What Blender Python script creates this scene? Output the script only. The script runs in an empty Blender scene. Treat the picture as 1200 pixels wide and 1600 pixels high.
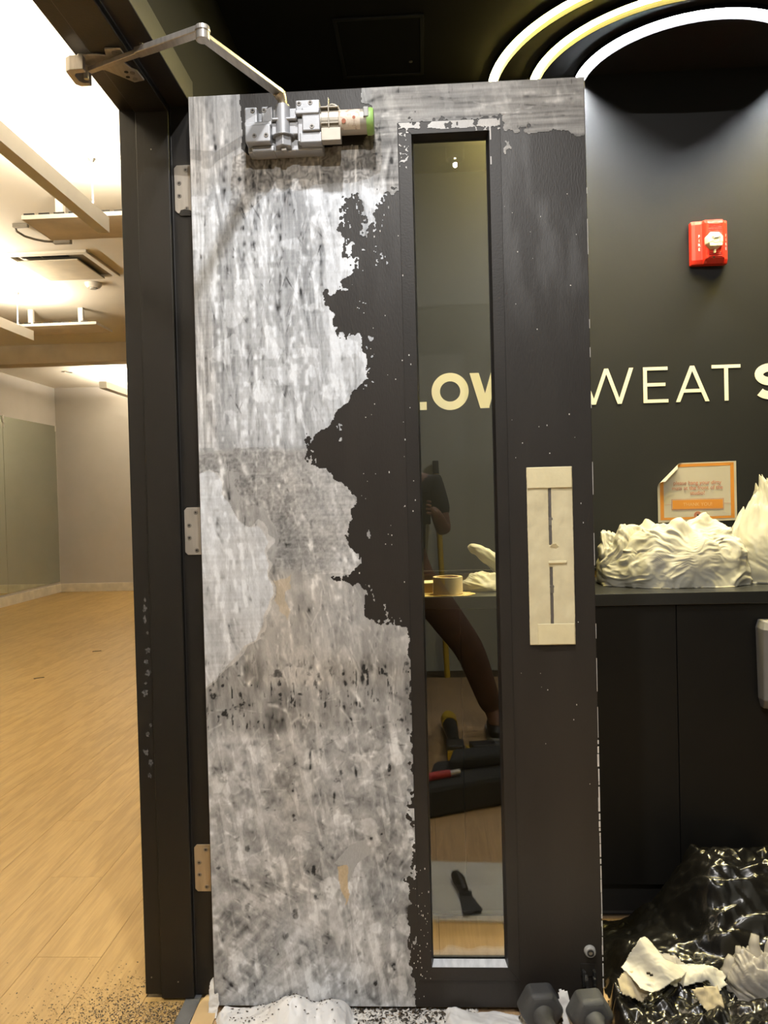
import bpy, bmesh, math, random
import numpy as np
from mathutils import Matrix, Vector, Euler

S = bpy.context.scene
COL = S.collection
rnd = random.Random(7)

# ------------------------------------------------------------------ camera
CAM = Vector((0.5274, -1.8420, 1.2016))
YAW, PITCH, ROLL, FPX = 0.0503542, -0.0167463, -0.0254695, 1244.678
fw = Vector((-math.sin(YAW) * math.cos(PITCH), math.cos(YAW) * math.cos(PITCH), math.sin(PITCH)))
r0 = Vector((math.cos(YAW), math.sin(YAW), 0)); u0 = r0.cross(fw)
ri = r0 * math.cos(ROLL) + u0 * math.sin(ROLL)
up = -r0 * math.sin(ROLL) + u0 * math.cos(ROLL)
cd = bpy.data.cameras.new('camera'); cam = bpy.data.objects.new('camera', cd); COL.objects.link(cam)
cd.sensor_fit = 'HORIZONTAL'; cd.sensor_width = 36.0; cd.lens = 36.0 * FPX / 1200.0; cd.clip_start = 0.02
mw = Matrix((ri, up, -fw)).transposed().to_4x4(); mw.translation = CAM
cam.matrix_world = mw
S.camera = cam

# ------------------------------------------------------------------ world, lights, exposure
w = bpy.data.worlds.new('world'); S.world = w; w.use_nodes = True
bg = w.node_tree.nodes['Background']; bg.inputs[0].default_value = (0.75, 0.72, 0.68, 1); bg.inputs[1].default_value = 0.03
S.view_settings.view_transform = 'Standard'; S.view_settings.look = 'None'
S.view_settings.gamma = 1.0; S.view_settings.use_curve_mapping = False
S.view_settings.exposure = 0.0
S.cycles.max_bounces = 8; S.cycles.diffuse_bounces = 5; S.cycles.glossy_bounces = 5
S.cycles.transmission_bounces = 6; S.cycles.transparent_max_bounces = 10
S.cycles.caustics_reflective = False; S.cycles.caustics_refractive = False
S.cycles.sample_clamp_indirect = 6.0

def spot(name, loc, aim, power, col, size=2.2, blend=.6, rad=.05):
    l = bpy.data.lights.new(name, 'SPOT'); o = bpy.data.objects.new(name, l); COL.objects.link(o)
    l.energy = power; l.color = col; l.spot_size = size; l.spot_blend = blend; l.shadow_soft_size = rad
    o.location = loc
    o.rotation_euler = (Vector(aim) - Vector(loc)).to_track_quat('-Z', 'Y').to_euler()
    return o
def area(name, loc, aim, power, col, sx, sy):
    l = bpy.data.lights.new(name, 'AREA'); o = bpy.data.objects.new(name, l); COL.objects.link(o)
    l.energy = power; l.color = col; l.shape = 'RECTANGLE'; l.size = sx; l.size_y = sy
    o.location = loc
    o.rotation_euler = (Vector(aim) - Vector(loc)).to_track_quat('-Z', 'Y').to_euler()
    return o
KEY = (0.42, -0.97, 3.16)
FAR = (0.76, -2.85, 3.16)
spot('lobby_spot', KEY, (0.30, 0.0, 0.10), 178, (1, .98, .965), size=1.30, blend=1.0, rad=.04)
spot('lobby_spot_far', FAR, (0.4, 0.0, 1.0), 165, (1, .96, .92), rad=.010)
# added fill spot without a fixture, brightening the rear wall the glass mirrors
spot('added_rear_wash', (2.4, -2.0, 3.2), (1.0, -3.6, 1.0), 260, (1, .97, .93), size=2.0, blend=.8)
# lamps on top of the studio pendants
for nm, x, ya, yb, z, e in (('pendant_uplight', -1.10, -1.45, 2.2, 2.705, 125), ('pendant_uplight_b', -2.73, -0.5, 4.65, 2.685, 200),
                            ('pendant_uplight_c', -3.30, 7.65, 9.0, 2.705, 110), ('pendant_uplight_d', -2.0, 6.9, 9.0, 2.69, 110)):
    l = bpy.data.lights.new(nm, 'AREA'); o = bpy.data.objects.new(nm, l); COL.objects.link(o)
    l.energy = e; l.color = (1, .86, .65); l.shape = 'RECTANGLE'; l.size = .045; l.size_y = yb - ya
    o.location = (x, (ya + yb) / 2, z); o.rotation_euler = (math.pi, 0, 0)

# ------------------------------------------------------------------ materials
def M(name, c1, c2=None, scale=8.0, rough=.5, metal=0.0, bump=0.0, bscale=60.0, stretch=(1, 1, 1), spec=.5, detail=4, rvar=0.0, trans=0.0, thr=(.35, .65), coat=0.0, alpha=1.0, sheen=0):
    m = bpy.data.materials.new(name); m.use_nodes = True
    nt = m.node_tree; b = nt.nodes['Principled BSDF']
    b.inputs['Roughness'].default_value = rough; b.inputs['Metallic'].default_value = metal
    b.inputs['Specular IOR Level'].default_value = spec
    b.inputs['Transmission Weight'].default_value = trans
    b.inputs['Coat Weight'].default_value = coat
    b.inputs['Alpha'].default_value = alpha
    if c2 is None: c2 = tuple(x * .82 for x in c1)
    tc = nt.nodes.new('ShaderNodeTexCoord'); mp = nt.nodes.new('ShaderNodeMapping')
    nt.links.new(tc.outputs['Object'], mp.inputs['Vector']); mp.inputs['Scale'].default_value = stretch
    n = nt.nodes.new('ShaderNodeTexNoise'); n.inputs['Scale'].default_value = scale; n.inputs['Detail'].default_value = detail
    nt.links.new(mp.outputs[0], n.inputs['Vector'])
    cr = nt.nodes.new('ShaderNodeValToRGB')
    cr.color_ramp.elements[0].position = thr[0]; cr.color_ramp.elements[1].position = thr[1]
    cr.color_ramp.elements[0].color = (*c1, 1); cr.color_ramp.elements[1].color = (*c2, 1)
    nt.links.new(n.outputs['Fac'], cr.inputs['Fac']); nt.links.new(cr.outputs[0], b.inputs['Base Color'])
    if rvar:
        mr = nt.nodes.new('ShaderNodeMapRange'); mr.inputs['To Min'].default_value = max(.02, rough - rvar); mr.inputs['To Max'].default_value = min(1, rough + rvar)
        nt.links.new(n.outputs['Fac'], mr.inputs['Value']); nt.links.new(mr.outputs[0], b.inputs['Roughness'])
    if bump:
        n2 = nt.nodes.new('ShaderNodeTexNoise'); n2.inputs['Scale'].default_value = bscale; n2.inputs['Detail'].default_value = 5
        nt.links.new(mp.outputs[0], n2.inputs['Vector'])
        bp = nt.nodes.new('ShaderNodeBump'); bp.inputs['Strength'].default_value = bump; bp.inputs['Distance'].default_value = .002
        nt.links.new(n2.outputs['Fac'], bp.inputs['Height']); nt.links.new(bp.outputs[0], b.inputs['Normal'])
    return m

def emit(name, c, s):
    m = bpy.data.materials.new(name); m.use_nodes = True; nt = m.node_tree
    nt.nodes.remove(nt.nodes['Principled BSDF'])
    e = nt.nodes.new('ShaderNodeEmission'); e.inputs[0].default_value = (*c, 1); e.inputs[1].default_value = s
    nt.links.new(e.outputs[0], nt.nodes['Material Output'].inputs[0])
    return m

def wood(name, cd_, cl, grain=1.0, rough=.38):
    m = bpy.data.materials.new(name); m.use_nodes = True; nt = m.node_tree; b = nt.nodes['Principled BSDF']
    b.inputs['Roughness'].default_value = rough
    tc = nt.nodes.new('ShaderNodeTexCoord'); oi = nt.nodes.new('ShaderNodeObjectInfo')
    ad = nt.nodes.new('ShaderNodeVectorMath'); ad.operation = 'ADD'
    sc = nt.nodes.new('ShaderNodeVectorMath'); sc.operation = 'SCALE'; sc.inputs[0].default_value = (13.7, 41.3, 3.1)
    nt.links.new(oi.outputs['Random'], sc.inputs['Scale'])
    nt.links.new(tc.outputs['Object'], ad.inputs[0]); nt.links.new(sc.outputs[0], ad.inputs[1])
    mp = nt.nodes.new('ShaderNodeMapping'); mp.inputs['Scale'].default_value = (9, 1.1, 9); nt.links.new(ad.outputs[0], mp.inputs['Vector'])
    n = nt.nodes.new('ShaderNodeTexNoise'); n.inputs['Scale'].default_value = 1.6; n.inputs['Detail'].default_value = 5; n.inputs['Roughness'].default_value = .6
    nt.links.new(mp.outputs[0], n.inputs['Vector'])
    mul = nt.nodes.new('ShaderNodeMath'); mul.operation = 'MULTIPLY'; mul.inputs[1].default_value = 26.0
    nt.links.new(n.outputs['Fac'], mul.inputs[0])
    sn = nt.nodes.new('ShaderNodeMath'); sn.operation = 'SINE'; nt.links.new(mul.outputs[0], sn.inputs[0])
    mp2 = nt.nodes.new('ShaderNodeMapping'); mp2.inputs['Scale'].default_value = (150, 6, 150); nt.links.new(ad.outputs[0], mp2.inputs['Vector'])
    n2 = nt.nodes.new('ShaderNodeTexNoise'); n2.inputs['Scale'].default_value = 1.0; n2.inputs['Detail'].default_value = 3
    nt.links.new(mp2.outputs[0], n2.inputs['Vector'])
    ma = nt.nodes.new('ShaderNodeMath'); ma.operation = 'MULTIPLY_ADD'; ma.inputs[1].default_value = .16 * grain
    nt.links.new(sn.outputs[0], ma.inputs[0]); nt.links.new(n2.outputs['Fac'], ma.inputs[2])
    m3 = nt.nodes.new('ShaderNodeMath'); m3.operation = 'MULTIPLY_ADD'; m3.inputs[1].default_value = .22; 
    nt.links.new(oi.outputs['Random'], m3.inputs[0]); nt.links.new(ma.outputs[0], m3.inputs[2])
    cr = nt.nodes.new('ShaderNodeValToRGB'); cr.color_ramp.elements[0].position = .2; cr.color_ramp.elements[1].position = .95
    cr.color_ramp.elements[0].color = (*cd_, 1); cr.color_ramp.elements[1].color = (*cl, 1)
    nt.links.new(m3.outputs[0], cr.inputs['Fac']); nt.links.new(cr.outputs[0], b.inputs['Base Color'])
    return m

def thinglass(name, ior=1.6, tint=(1, 1, 1), dust=0.0):
    m = bpy.data.materials.new(name); m.use_nodes = True; nt = m.node_tree; nt.nodes.remove(nt.nodes['Principled BSDF'])
    fr = nt.nodes.new('ShaderNodeFresnel'); fr.inputs[0].default_value = ior
    tr = nt.nodes.new('ShaderNodeBsdfTransparent'); tr.inputs[0].default_value = (*tint, 1)
    gl = nt.nodes.new('ShaderNodeBsdfGlossy'); gl.inputs['Roughness'].default_value = .0
    mx = nt.nodes.new('ShaderNodeMixShader'); nt.links.new(fr.outputs[0], mx.inputs[0]); nt.links.new(tr.outputs[0], mx.inputs[1]); nt.links.new(gl.outputs[0], mx.inputs[2])
    out = mx
    if dust:
        d = nt.nodes.new('ShaderNodeBsdfDiffuse'); d.inputs[0].default_value = (.7, .7, .68, 1)
        tc = nt.nodes.new('ShaderNodeTexCoord'); n = nt.nodes.new('ShaderNodeTexNoise'); n.inputs['Scale'].default_value = 9; n.inputs['Detail'].default_value = 6
        mp = nt.nodes.new('ShaderNodeMapping'); mp.inputs['Scale'].default_value = (3, 1, .7)
        nt.links.new(tc.outputs['Object'], mp.inputs[0]); nt.links.new(mp.outputs[0], n.inputs['Vector'])
        mr = nt.nodes.new('ShaderNodeMapRange'); mr.inputs['From Min'].default_value = .3; mr.inputs['From Max'].default_value = .8
        mr.inputs['To Min'].default_value = dust * .5; mr.inputs['To Max'].default_value = dust * 1.6
        nt.links.new(n.outputs['Fac'], mr.inputs['Value'])
        m2 = nt.nodes.new('ShaderNodeMixShader'); nt.links.new(mr.outputs[0], m2.inputs[0]); nt.links.new(mx.outputs[0], m2.inputs[1]); nt.links.new(d.outputs[0], m2.inputs[2]); out = m2
    nt.links.new(out.outputs[0], nt.nodes['Material Output'].inputs[0])
    return m

def plastic(name, c, rough, tr, spec=.5):
    """thin plastic film: partly see-through, with a translucent diffuse body"""
    m = bpy.data.materials.new(name); m.use_nodes = True; nt = m.node_tree; b = nt.nodes['Principled BSDF']
    n = nt.nodes.new('ShaderNodeTexNoise'); n.inputs['Scale'].default_value = 14; n.inputs['Detail'].default_value = 4
    tc = nt.nodes.new('ShaderNodeTexCoord'); nt.links.new(tc.outputs['Object'], n.inputs['Vector'])
    cr = nt.nodes.new('ShaderNodeValToRGB'); cr.color_ramp.elements[0].color = (*[x * .8 for x in c], 1); cr.color_ramp.elements[1].color = (*c, 1)
    nt.links.new(n.outputs['Fac'], cr.inputs[0]); nt.links.new(cr.outputs[0], b.inputs['Base Color'])
    b.inputs['Roughness'].default_value = rough; b.inputs['Specular IOR Level'].default_value = spec; b.inputs['Alpha'].default_value = 1 - tr
    return m

BLACK = (.020, .0172, .0148)
m_black = M('black_satin_paint', BLACK, (.025, .0215, .0185), 6, .42, bump=.12, bscale=220, spec=.35)
m_jamb = M('black_frame_paint', (.0095, .0085, .0075), (.013, .0115, .010), 3, .42, bump=.10, bscale=160, stretch=(1, 1, .15), spec=.4)
m_wallblack = M('black_wall_paint', (.0105, .0105, .0102), (.0125, .0122, .0115), 5, .55, bump=.06, bscale=120, spec=.35)
m_ceilblack = M('black_ceiling_paint', (.012, .012, .012), (.014, .014, .014), 5, .7, spec=.2)
m_counter = M('black_laminate', (.0085, .008, .0072), (.0105, .0098, .0085), 5, .42, spec=.22)
m_countertop = M('black_countertop', (.018, .018, .017), None, 9, .3, spec=.5)
m_wallstudio = M('pale_grey_wall_paint', (.50, .485, .46), (.53, .51, .49), 3, .8)
m_ceilstudio = M('warm_white_ceiling_paint', (.80, .77, .70), (.82, .79, .72), 3, .85)
m_beam = M('cream_beam_paint', (.70, .62, .47), None, 3, .8)
m_white = M('white_enamel', (.80, .78, .74), (.76, .74, .70), 8, .45)
m_base = M('white_baseboard_paint', (.80, .76, .66), None, 8, .5)
m_rear = M('grey_green_lobby_paint', (.50, .51, .46), (.53, .54, .49), 3, .85)
m_floor = wood('pale_oak_vinyl', (.30, .185, .055), (.46, .305, .112), 1.0, .42)
m_lobbyfloor = wood('pale_oak_vinyl_lobby', (.34, .22, .11), (.52, .35, .19), .8, .45)
m_joint = M('dark_joint_filler', (.10, .07, .035), None, 20, .8)
m_metal = M('brushed_steel', (.60, .57, .52), (.50, .47, .43), 30, .38, 1.0, stretch=(1, 1, .1), bump=.05)
m_hinge = M('painted_steel_hinge', (.50, .47, .42), (.40, .37, .33), 14, .42, .55, stretch=(4, 1, .6))
m_hinge2 = M('tarnished_brass_hinge', (.50, .41, .28), (.38, .31, .21), 14, .42, .6, stretch=(4, 1, .6))
m_cast = M('silver_cast_aluminium', (.46, .47, .49), (.40, .41, .43), 25, .42, .35, bump=.1, bscale=300)
m_castb = M('champagne_closer_paint', (.46, .42, .35), (.41, .375, .315), 25, .42, .35)
m_arm = M('satin_nickel_arm', (.52, .49, .45), (.43, .40, .36), 25, .36, .75, stretch=(6, 1, 1))
m_screw = M('dull_steel_screw', (.35, .33, .30), (.28, .26, .24), 40, .35, .8)
m_dark = M('dark_recess', (.008, .008, .008), None, 10, .7)
m_green = M('lime_green_plastic', (.33, .55, .16), (.28, .48, .13), 20, .4)
m_greypl = M('grey_plastic', (.42, .42, .40), None, 20, .4)
m_red = M('red_alarm_plastic', (.80, .045, .02), (.72, .035, .018), 10, .35)
m_redtxt = M('white_print', (.85, .80, .74), None, 20, .6)
m_lens = M('clear_strobe_lens', (.85, .80, .60), (.7, .62, .42), 40, .12, coat=.6, bump=.5, bscale=60)
m_letter = M('cream_vinyl_letter', (.80, .76, .60), (.83, .79, .64), 5, .5)
m_paper = M('poster_paper', (.44, .40, .33), (.47, .43, .355), 4, .5)
m_orange = M('orange_print', (.55, .225, .03), (.52, .205, .028), 6, .5)
m_coral = M('coral_print', (.46, .16, .09), None, 20, .6)
m_kraft = M('cream_masking_paper', (.76, .68, .44), (.66, .58, .37), 22, .75, bump=.4, bscale=35)
m_tape = M('masking_tape', (.80, .71, .44), (.76, .67, .41), 30, .6, bump=.2, bscale=120)
m_cloth = M('white_laundry_cloth', (.50, .48, .40), (.44, .42, .345), 6, .75, bump=.15, bscale=40)
m_towel = M('white_paper_towel', (.66, .63, .53), (.62, .59, .49), 8, .8, bump=.15, bscale=90)
m_beige = M('beige_paper', (.48, .41, .27), (.43, .36, .235), 8, .8)
m_bag = M('black_bin_liner', (.006, .0058, .0055), (.010, .009, .0075), 9, .25, spec=.6, bump=.10, bscale=40)
m_film = plastic('clear_film', (.62, .58, .52), .22, .45)
m_sheet = plastic('white_poly_sheet', (.84, .84, .82), .30, .10)
m_sheet2 = M('white_plastic_bag', (.80, .80, .80), (.72, .72, .72), 7, .38, bump=.3, bscale=60)
m_rubber = M('dusty_black_rubber', (.045, .046, .048), (.075, .077, .080), 7, .6, bump=.25, bscale=140)
m_rubber2 = M('dark_rubber', (.03, .03, .03), None, 7, .5)
m_strip = M('grey_threshold_vinyl', (.12, .125, .13), (.09, .095, .10), 22, .6, bump=.3, bscale=150)
m_lath = M('pale_plywood', (.62, .45, .24), (.56, .40, .20), 12, .6, stretch=(1, .2, 1))
m_crumb = M('black_paint_crumb', (.02, .018, .015), (.06, .045, .03), 60, .7)
m_flake = M('white_putty_flake', (.72, .70, .67), (.6, .58, .55), 60, .7)
m_sill = M('dusty_painted_sill', (.80, .82, .85), (.60, .62, .65), 70, .7, stretch=(1, .3, 1))
m_tapeRoll = M('cream_tape_roll', (.66, .56, .36), (.62, .52, .32), 14, .5)
m_card = M('brown_cardboard', (.55, .36, .14), None, 14, .7)
m_pole = M('yellow_fibreglass', (.65, .45, .04), None, 14, .5)
m_skin = M('brown_skin', (.16, .075, .045), (.18, .085, .05), 9, .5)
m_tee = M('black_cotton', (.015, .015, .018), None, 30, .9)
m_pants = M('brown_cotton_trousers', (.11, .055, .036), (.08, .043, .028), 14, .9)
m_shoe = M('black_shoe_leather', (.015, .014, .014), None, 14, .5)
m_sole = M('grey_rubber_sole', (.25, .24, .22), None, 14, .7)
m_hair = M('black_hair', (.01, .009, .008), None, 60, .6)
m_yel = M('yellow_tool_plastic', (.75, .50, .03), None, 14, .4)
m_tool = M('black_tool_plastic', (.02, .02, .02), None, 14, .45)
m_bagcloth = M('black_canvas_tool_bag', (.02, .022, .024), None, 40, .85)
m_redhandle = M('red_rubber_handle', (.45, .03, .03), None, 14, .5)
m_drop = M('grey_drop_sheet', (.62, .61, .59), (.52, .51, .50), 5, .7)
m_glass = thinglass('door_glass', 1.95, (.97, .97, .95))
m_mirror = M('mirror_silvering', (.74, .80, .70), (.74, .80, .70), 2, .02, 1.0)
m_cablegrey = M('grey_conduit', (.28, .26, .22), None, 20, .5)
m_coil = M('dark_vent_interior', (.02, .02, .02), (.10, .09, .08), 30, .6)
m_neon_y = emit('yellow_neon', (1, .78, .19), 300.0)
m_neon_w = emit('white_neon', (.92, .96, 1.0), 520.0)
m_channel = M('black_neon_channel', (.006, .006, .006), None, 20, .8, spec=.05)
m_lamp = emit('lamp_disc', (1, .94, .85), 12.0)
m_phone = M('black_phone', (.012, .012, .012), None, 20, .25)

# ------------------------------------------------------------------ helpers
class B:
    def __init__(s): s.v = []; s.f = []
    def add(s, v, f):
        n = len(s.v); s.v += [tuple(map(float, p)) for p in v]; s.f += [tuple(i + n for i in q) for q in f]; return s
    def box(s, lo, hi, mat=None):
        v = [Vector((x, y, z)) for z in (lo[2], hi[2]) for y in (lo[1], hi[1]) for x in (lo[0], hi[0])]
        if mat is not None: v = [mat @ p for p in v]
        return s.add(v, [(0, 2, 3, 1), (4, 5, 7, 6), (0, 1, 5, 4), (2, 6, 7, 3), (0, 4, 6, 2), (1, 3, 7, 5)])
    def prism(s, poly, axis, a, b, mat=None):
        """extrude a 2D polygon along an axis from a to b"""
        n = len(poly); v = []
        for t in (a, b):
            for p in poly:
                q = [0, 0, 0]; o = [i for i in range(3) if i != axis]; q[o[0]] = p[0]; q[o[1]] = p[1]; q[axis] = t
                q = Vector(q); v.append(mat @ q if mat is not None else q)
        f = [tuple(range(n - 1, -1, -1)), tuple(range(n, 2 * n))] + [(i, (i + 1) % n, n + (i + 1) % n, n + i) for i in range(n)]
        return s.add(v, f)
    def tube(s, pts, rad, n=12, caps=True):
        pts = [Vector(p) for p in pts]; k = len(pts)
        rad = rad if isinstance(rad, (list, tuple)) else [rad] * k
        t0 = (pts[1] - pts[0]).normalized(); a = t0.orthogonal().normalized(); v = []
        for i in range(k):
            t = (pts[min(i + 1, k - 1)] - pts[max(i - 1, 0)]).normalized()
            a = (a - t * a.dot(t)).normalized(); b = t.cross(a)
            for j in range(n):
                q = 2 * math.pi * j / n; v.append(pts[i] + (a * math.cos(q) + b * math.sin(q)) * rad[i])
        f = [(i * n + j, i * n + (j + 1) % n, (i + 1) * n + (j + 1) % n, (i + 1) * n + j) for i in range(k - 1) for j in range(n)]
        if caps: f += [tuple(range(n - 1, -1, -1)), tuple(range((k - 1) * n, k * n))]
        return s.add(v, f)
    def ring(s, c, axis, r1, r2, h, n=32):
        """a tube with a wall: outer r1, inner r2, height h along axis from c"""
        ax = Vector(axis).normalized(); a = ax.orthogonal().normalized(); b = ax.cross(a); c = Vector(c); v = []
        for (r, t) in ((r1, 0), (r1, h), (r2, h), (r2, 0)):
            for j in range(n):
                q = 2 * math.pi * j / n; v.append(c + ax * t + (a * math.cos(q) + b * math.sin(q)) * r)
        f = [(k * n + j, k * n + (j + 1) % n, ((k + 1) % 4) * n + (j + 1) % n, ((k + 1) % 4) * n + j) for k in range(4) for j in range(n)]
        return s.add(v, f)
    def build(s, name, mat, parent=None, bevel=0, smooth=None, seg=2):
        me = bpy.data.meshes.new(name); me.from_pydata(s.v, [], s.f); me.update()
        bm = bmesh.new(); bm.from_mesh(me); bmesh.ops.recalc_face_normals(bm, faces=bm.faces); bm.to_mesh(me); bm.free()
        return link(name, me, mat, parent, bevel, smooth, seg)

def link(name, me, mat, parent=None, bevel=0, smooth=None, seg=2):
    o = bpy.data.objects.new(name, me); COL.objects.link(o)
    me.materials.append(mat)
    if smooth:
        me.polygons.foreach_set('use_smooth', [True] * len(me.polygons))
        if smooth < 3: me.set_sharp_from_angle(angle=smooth)
    if bevel:
        md = o.modifiers.new('bevel', 'BEVEL'); md.width = bevel; md.segments = seg; md.limit_method = 'ANGLE'; md.angle_limit = .6
    if parent is not None: adopt(o, parent)
    return o
def adopt(o, parent):
    """every mesh keeps world coordinates: only an Empty's own place has to be undone"""
    o.parent = parent
    if parent.type == 'EMPTY': o.matrix_parent_inverse = Matrix.Translation(-parent.location)
def tag(o, label=None, cat=None, group=None, kind=None):
    for k, v in (('label', label), ('category', cat), ('group', group), ('kind', kind)):
        if v: o[k] = v
    return o
def thing(name, loc, label, cat, group=None, kind=None):
    o = bpy.data.objects.new(name, None); COL.objects.link(o); o.location = loc; o.empty_display_size = .05
    return tag(o, label, cat, group, kind)
def grid_mesh(P, keep=None):
    """P: (n, m, 3) array of points -> verts, quads"""
    n, m = P.shape[:2]; idx = np.arange(n * m).reshape(n, m)
    q = np.stack([idx[:-1, :-1], idx[1:, :-1], idx[1:, 1:], idx[:-1, 1:]], -1).reshape(-1, 4)
    if keep is not None: q = q[keep.reshape(-1)]
    v = P.reshape(-1, 3)
    used = np.unique(q); re = np.full(len(v), -1); re[used] = np.arange(len(used))
    return v[used], re[q], used
def np_mesh(name, v, q):
    me = bpy.data.meshes.new(name); me.vertices.add(len(v)); me.vertices.foreach_set('co', np.asarray(v, np.float32).ravel())
    k = q.shape[1]; me.loops.add(q.size); me.loops.foreach_set('vertex_index', q.astype(np.int32).ravel())
    me.polygons.add(len(q)); me.polygons.foreach_set('loop_start', np.arange(0, q.size, k, dtype=np.int32))
    me.polygons.foreach_set('loop_total', np.full(len(q), k, np.int32)); me.update(calc_edges=True); me.validate()
    return me
# numpy value noise
def vn(u, v, seed):
    R = np.random.RandomState(seed).rand(256, 256)
    i = np.floor(u).astype(int); j = np.floor(v).astype(int); a = u - i; b = v - j
    a = a * a * (3 - 2 * a); b = b * b * (3 - 2 * b)
    g = lambda x, y: R[x & 255, y & 255]
    return (g(i, j) * (1 - a) + g(i + 1, j) * a) * (1 - b) + (g(i, j + 1) * (1 - a) + g(i + 1, j + 1) * a) * b
def fbm(u, v, seed, o=4):
    t = 0; amp = .5; tot = 0
    for k in range(o): t = t + amp * vn(u * 2 ** k + 17 * k, v * 2 ** k + 9 * k, seed + k); tot += amp; amp *= .5
    return t / tot
def inside(X, Z, poly):
    r = np.zeros(X.shape, bool); n = len(poly)
    for i in range(n):
        (x1, z1), (x2, z2) = poly[i], poly[(i + 1) % n]
        if z1 == z2: continue
        c = (z1 > Z) != (z2 > Z)
        r ^= c & (X < (x2 - x1) * (Z - z1) / (z2 - z1) + x1)
    return r
def tri(x): return np.abs((x % 2) - 1)
def crease(x, y, seed, freq, o=4):
    """faceted crumple field, about 0..1"""
    R = np.random.RandomState(seed); h = 0; amp = 1; tot = 0
    for k in range(o):
        wx = .9 * fbm(x * freq * .7 + 3 * k, y * freq * .7, seed + 11 * k, 2); wy = .9 * fbm(x * freq * .7, y * freq * .7 + 5 * k, seed + 13 * k, 2)
        l = []
        for _ in range(2):
            t = R.rand() * 6.283; l.append(tri((np.cos(t) * x + np.sin(t) * y) * freq * (.7 + .6 * R.rand()) + R.rand() * 9 + wx * np.cos(t) * 1.6 + wy * np.sin(t) * 1.6))
        h = h + amp * (np.maximum(l[0], l[1]) if k % 2 else np.minimum(l[0], l[1]) * 1.2); tot += amp; amp *= .55; freq *= 1.9
    return h / tot
def heightfield(name, mat, x0, x1, y0, y1, step, zf, parent=None, floorz=0.002, smooth=4, mask=None):
    """solid lump standing on z=floorz: top from zf, skirt to the floor where it ends"""
    xs = np.arange(x0, x1 + step / 2, step); ys = np.arange(y0, y1 + step / 2, step)
    X, Y = np.meshgrid(xs, ys, indexing='ij'); Z = zf(X, Y)
    keep = (Z > floorz + .001)
    if mask is not None: keep &= mask(X, Y)
    k = keep[:-1, :-1] | keep[1:, :-1] | keep[:-1, 1:] | keep[1:, 1:]
    Z = np.maximum(Z, floorz)
    v, q, _ = grid_mesh(np.stack([X, Y, Z], -1), k)
    return link(name, np_mesh(name, v, q), mat, parent, 0, smooth)
def smoothstep(a, b, x):
    t = np.clip((x - a) / (b - a), 0, 1); return t * t * (3 - 2 * t)
def sheet(name, mat, poly, org, ua, va, amp, seed, step=.004, parent=None, bend=None, thick=.0006, freq=22):
    """a crumpled piece of paper or film: outline poly in (u, v) metres on a plane, folded along its normal"""
    ua = Vector(ua).normalized(); va = Vector(va); va = (va - ua * va.dot(ua)).normalized(); na = ua.cross(va)
    us = [p[0] for p in poly]; vs = [p[1] for p in poly]
    U, V = np.meshgrid(np.arange(min(us), max(us) + step, step), np.arange(min(vs), max(vs) + step, step), indexing='ij')
    Uw = U + .006 * (fbm(U * 60, V * 60, seed + 40, 3) - .5); Vw = V + .006 * (fbm(U * 60, V * 60, seed + 50, 3) - .5)
    m = inside(Uw, Vw, poly); k = m[:-1, :-1] & m[1:, :-1] & m[:-1, 1:] & m[1:, 1:]
    H = amp * (crease(U, V, seed, freq, 3) - .5)
    if bend is not None: H = H + bend(U, V)
    P = np.array(org)[None, None] + U[..., None] * np.array(ua) + V[..., None] * np.array(va) + H[..., None] * np.array(na)
    P[..., 2] = np.maximum(P[..., 2], .004)
    v, q, _ = grid_mesh(P, k)
    o = link(name, np_mesh(name, v, q), mat, parent, 0, 4)
    md = o.modifiers.new('solidify', 'SOLIDIFY'); md.thickness = thick
    return o
def text(name, body, size, mat, loc, parent, rot=(math.pi / 2, 0, 0), align='CENTER', depth=.0002, sx=1.0):
    c = bpy.data.curves.new(name, 'FONT'); c.body = body; c.size = size; c.align_x = align; c.extrude = depth; c.space_line = .82; c.resolution_u = 3
    t = bpy.data.objects.new(name, c); COL.objects.link(t); t.location = loc; t.rotation_euler = rot; t.scale = (sx, 1, 1)
    bpy.context.view_layer.update()
    me = bpy.data.meshes.new_from_object(t.evaluated_get(bpy.context.evaluated_depsgraph_get()))
    me.transform(t.matrix_world)
    bpy.data.objects.remove(t); me.name = name; me.materials.clear()
    return link(name, me, mat, parent)

# ================================================================== setting
def struct(name, b, mat, **k): return tag(b.build(name, mat, **k), kind='structure')
WY = .88          # lobby back wall
ZS = 2.95         # studio ceiling
# floors: a joint-coloured slab with planks lying on it
fl = struct('floor', B().box((-4.75, -4.0, -.12), (3.2, 9.3, -.0035)), m_joint)
bmp = B().box((.0006, .0006, -.0035), (.1794, 1.2194, 0)); plank0 = None
pm = {}
def planks(x0, x1, y0, y1, mat, n):
    global plank0
    cols = int(round((x1 - x0) / .18))
    for i in range(cols):
        off = -(i * .37 % 1) * 1.22
        y = y0 + off
        while y < y1:
            x = x0 + i * .18
            # studio: only planks the doorway can show
            if n == 0:
                lim = -.20 - (y + 1.22 + 1.84) * .55
                if x + .18 < lim - .9 or (y < -1.6): y += 1.22; continue
            a, b_ = max(y, y0), min(y + 1.22, y1)
            if b_ - a > .05:
                key = (round(b_ - a, 3), mat.name)
                if key not in pm:
                    me = bpy.data.meshes.new('plank'); t = B().box((.0005, .0005, -.0035), (.1795, b_ - a - .0005, 0)); me.from_pydata(t.v, [], t.f); me.materials.append(mat); pm[key] = me
                o = bpy.data.objects.new('plank', pm[key]); COL.objects.link(o); o.location = (x, a, 0); o.parent = fl
            y += 1.22
planks(-4.68, -.18, -1.6, 9.14, m_floor, 0)
planks(.0, 2.16, -3.4, .43, m_lobbyfloor, 1)
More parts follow.
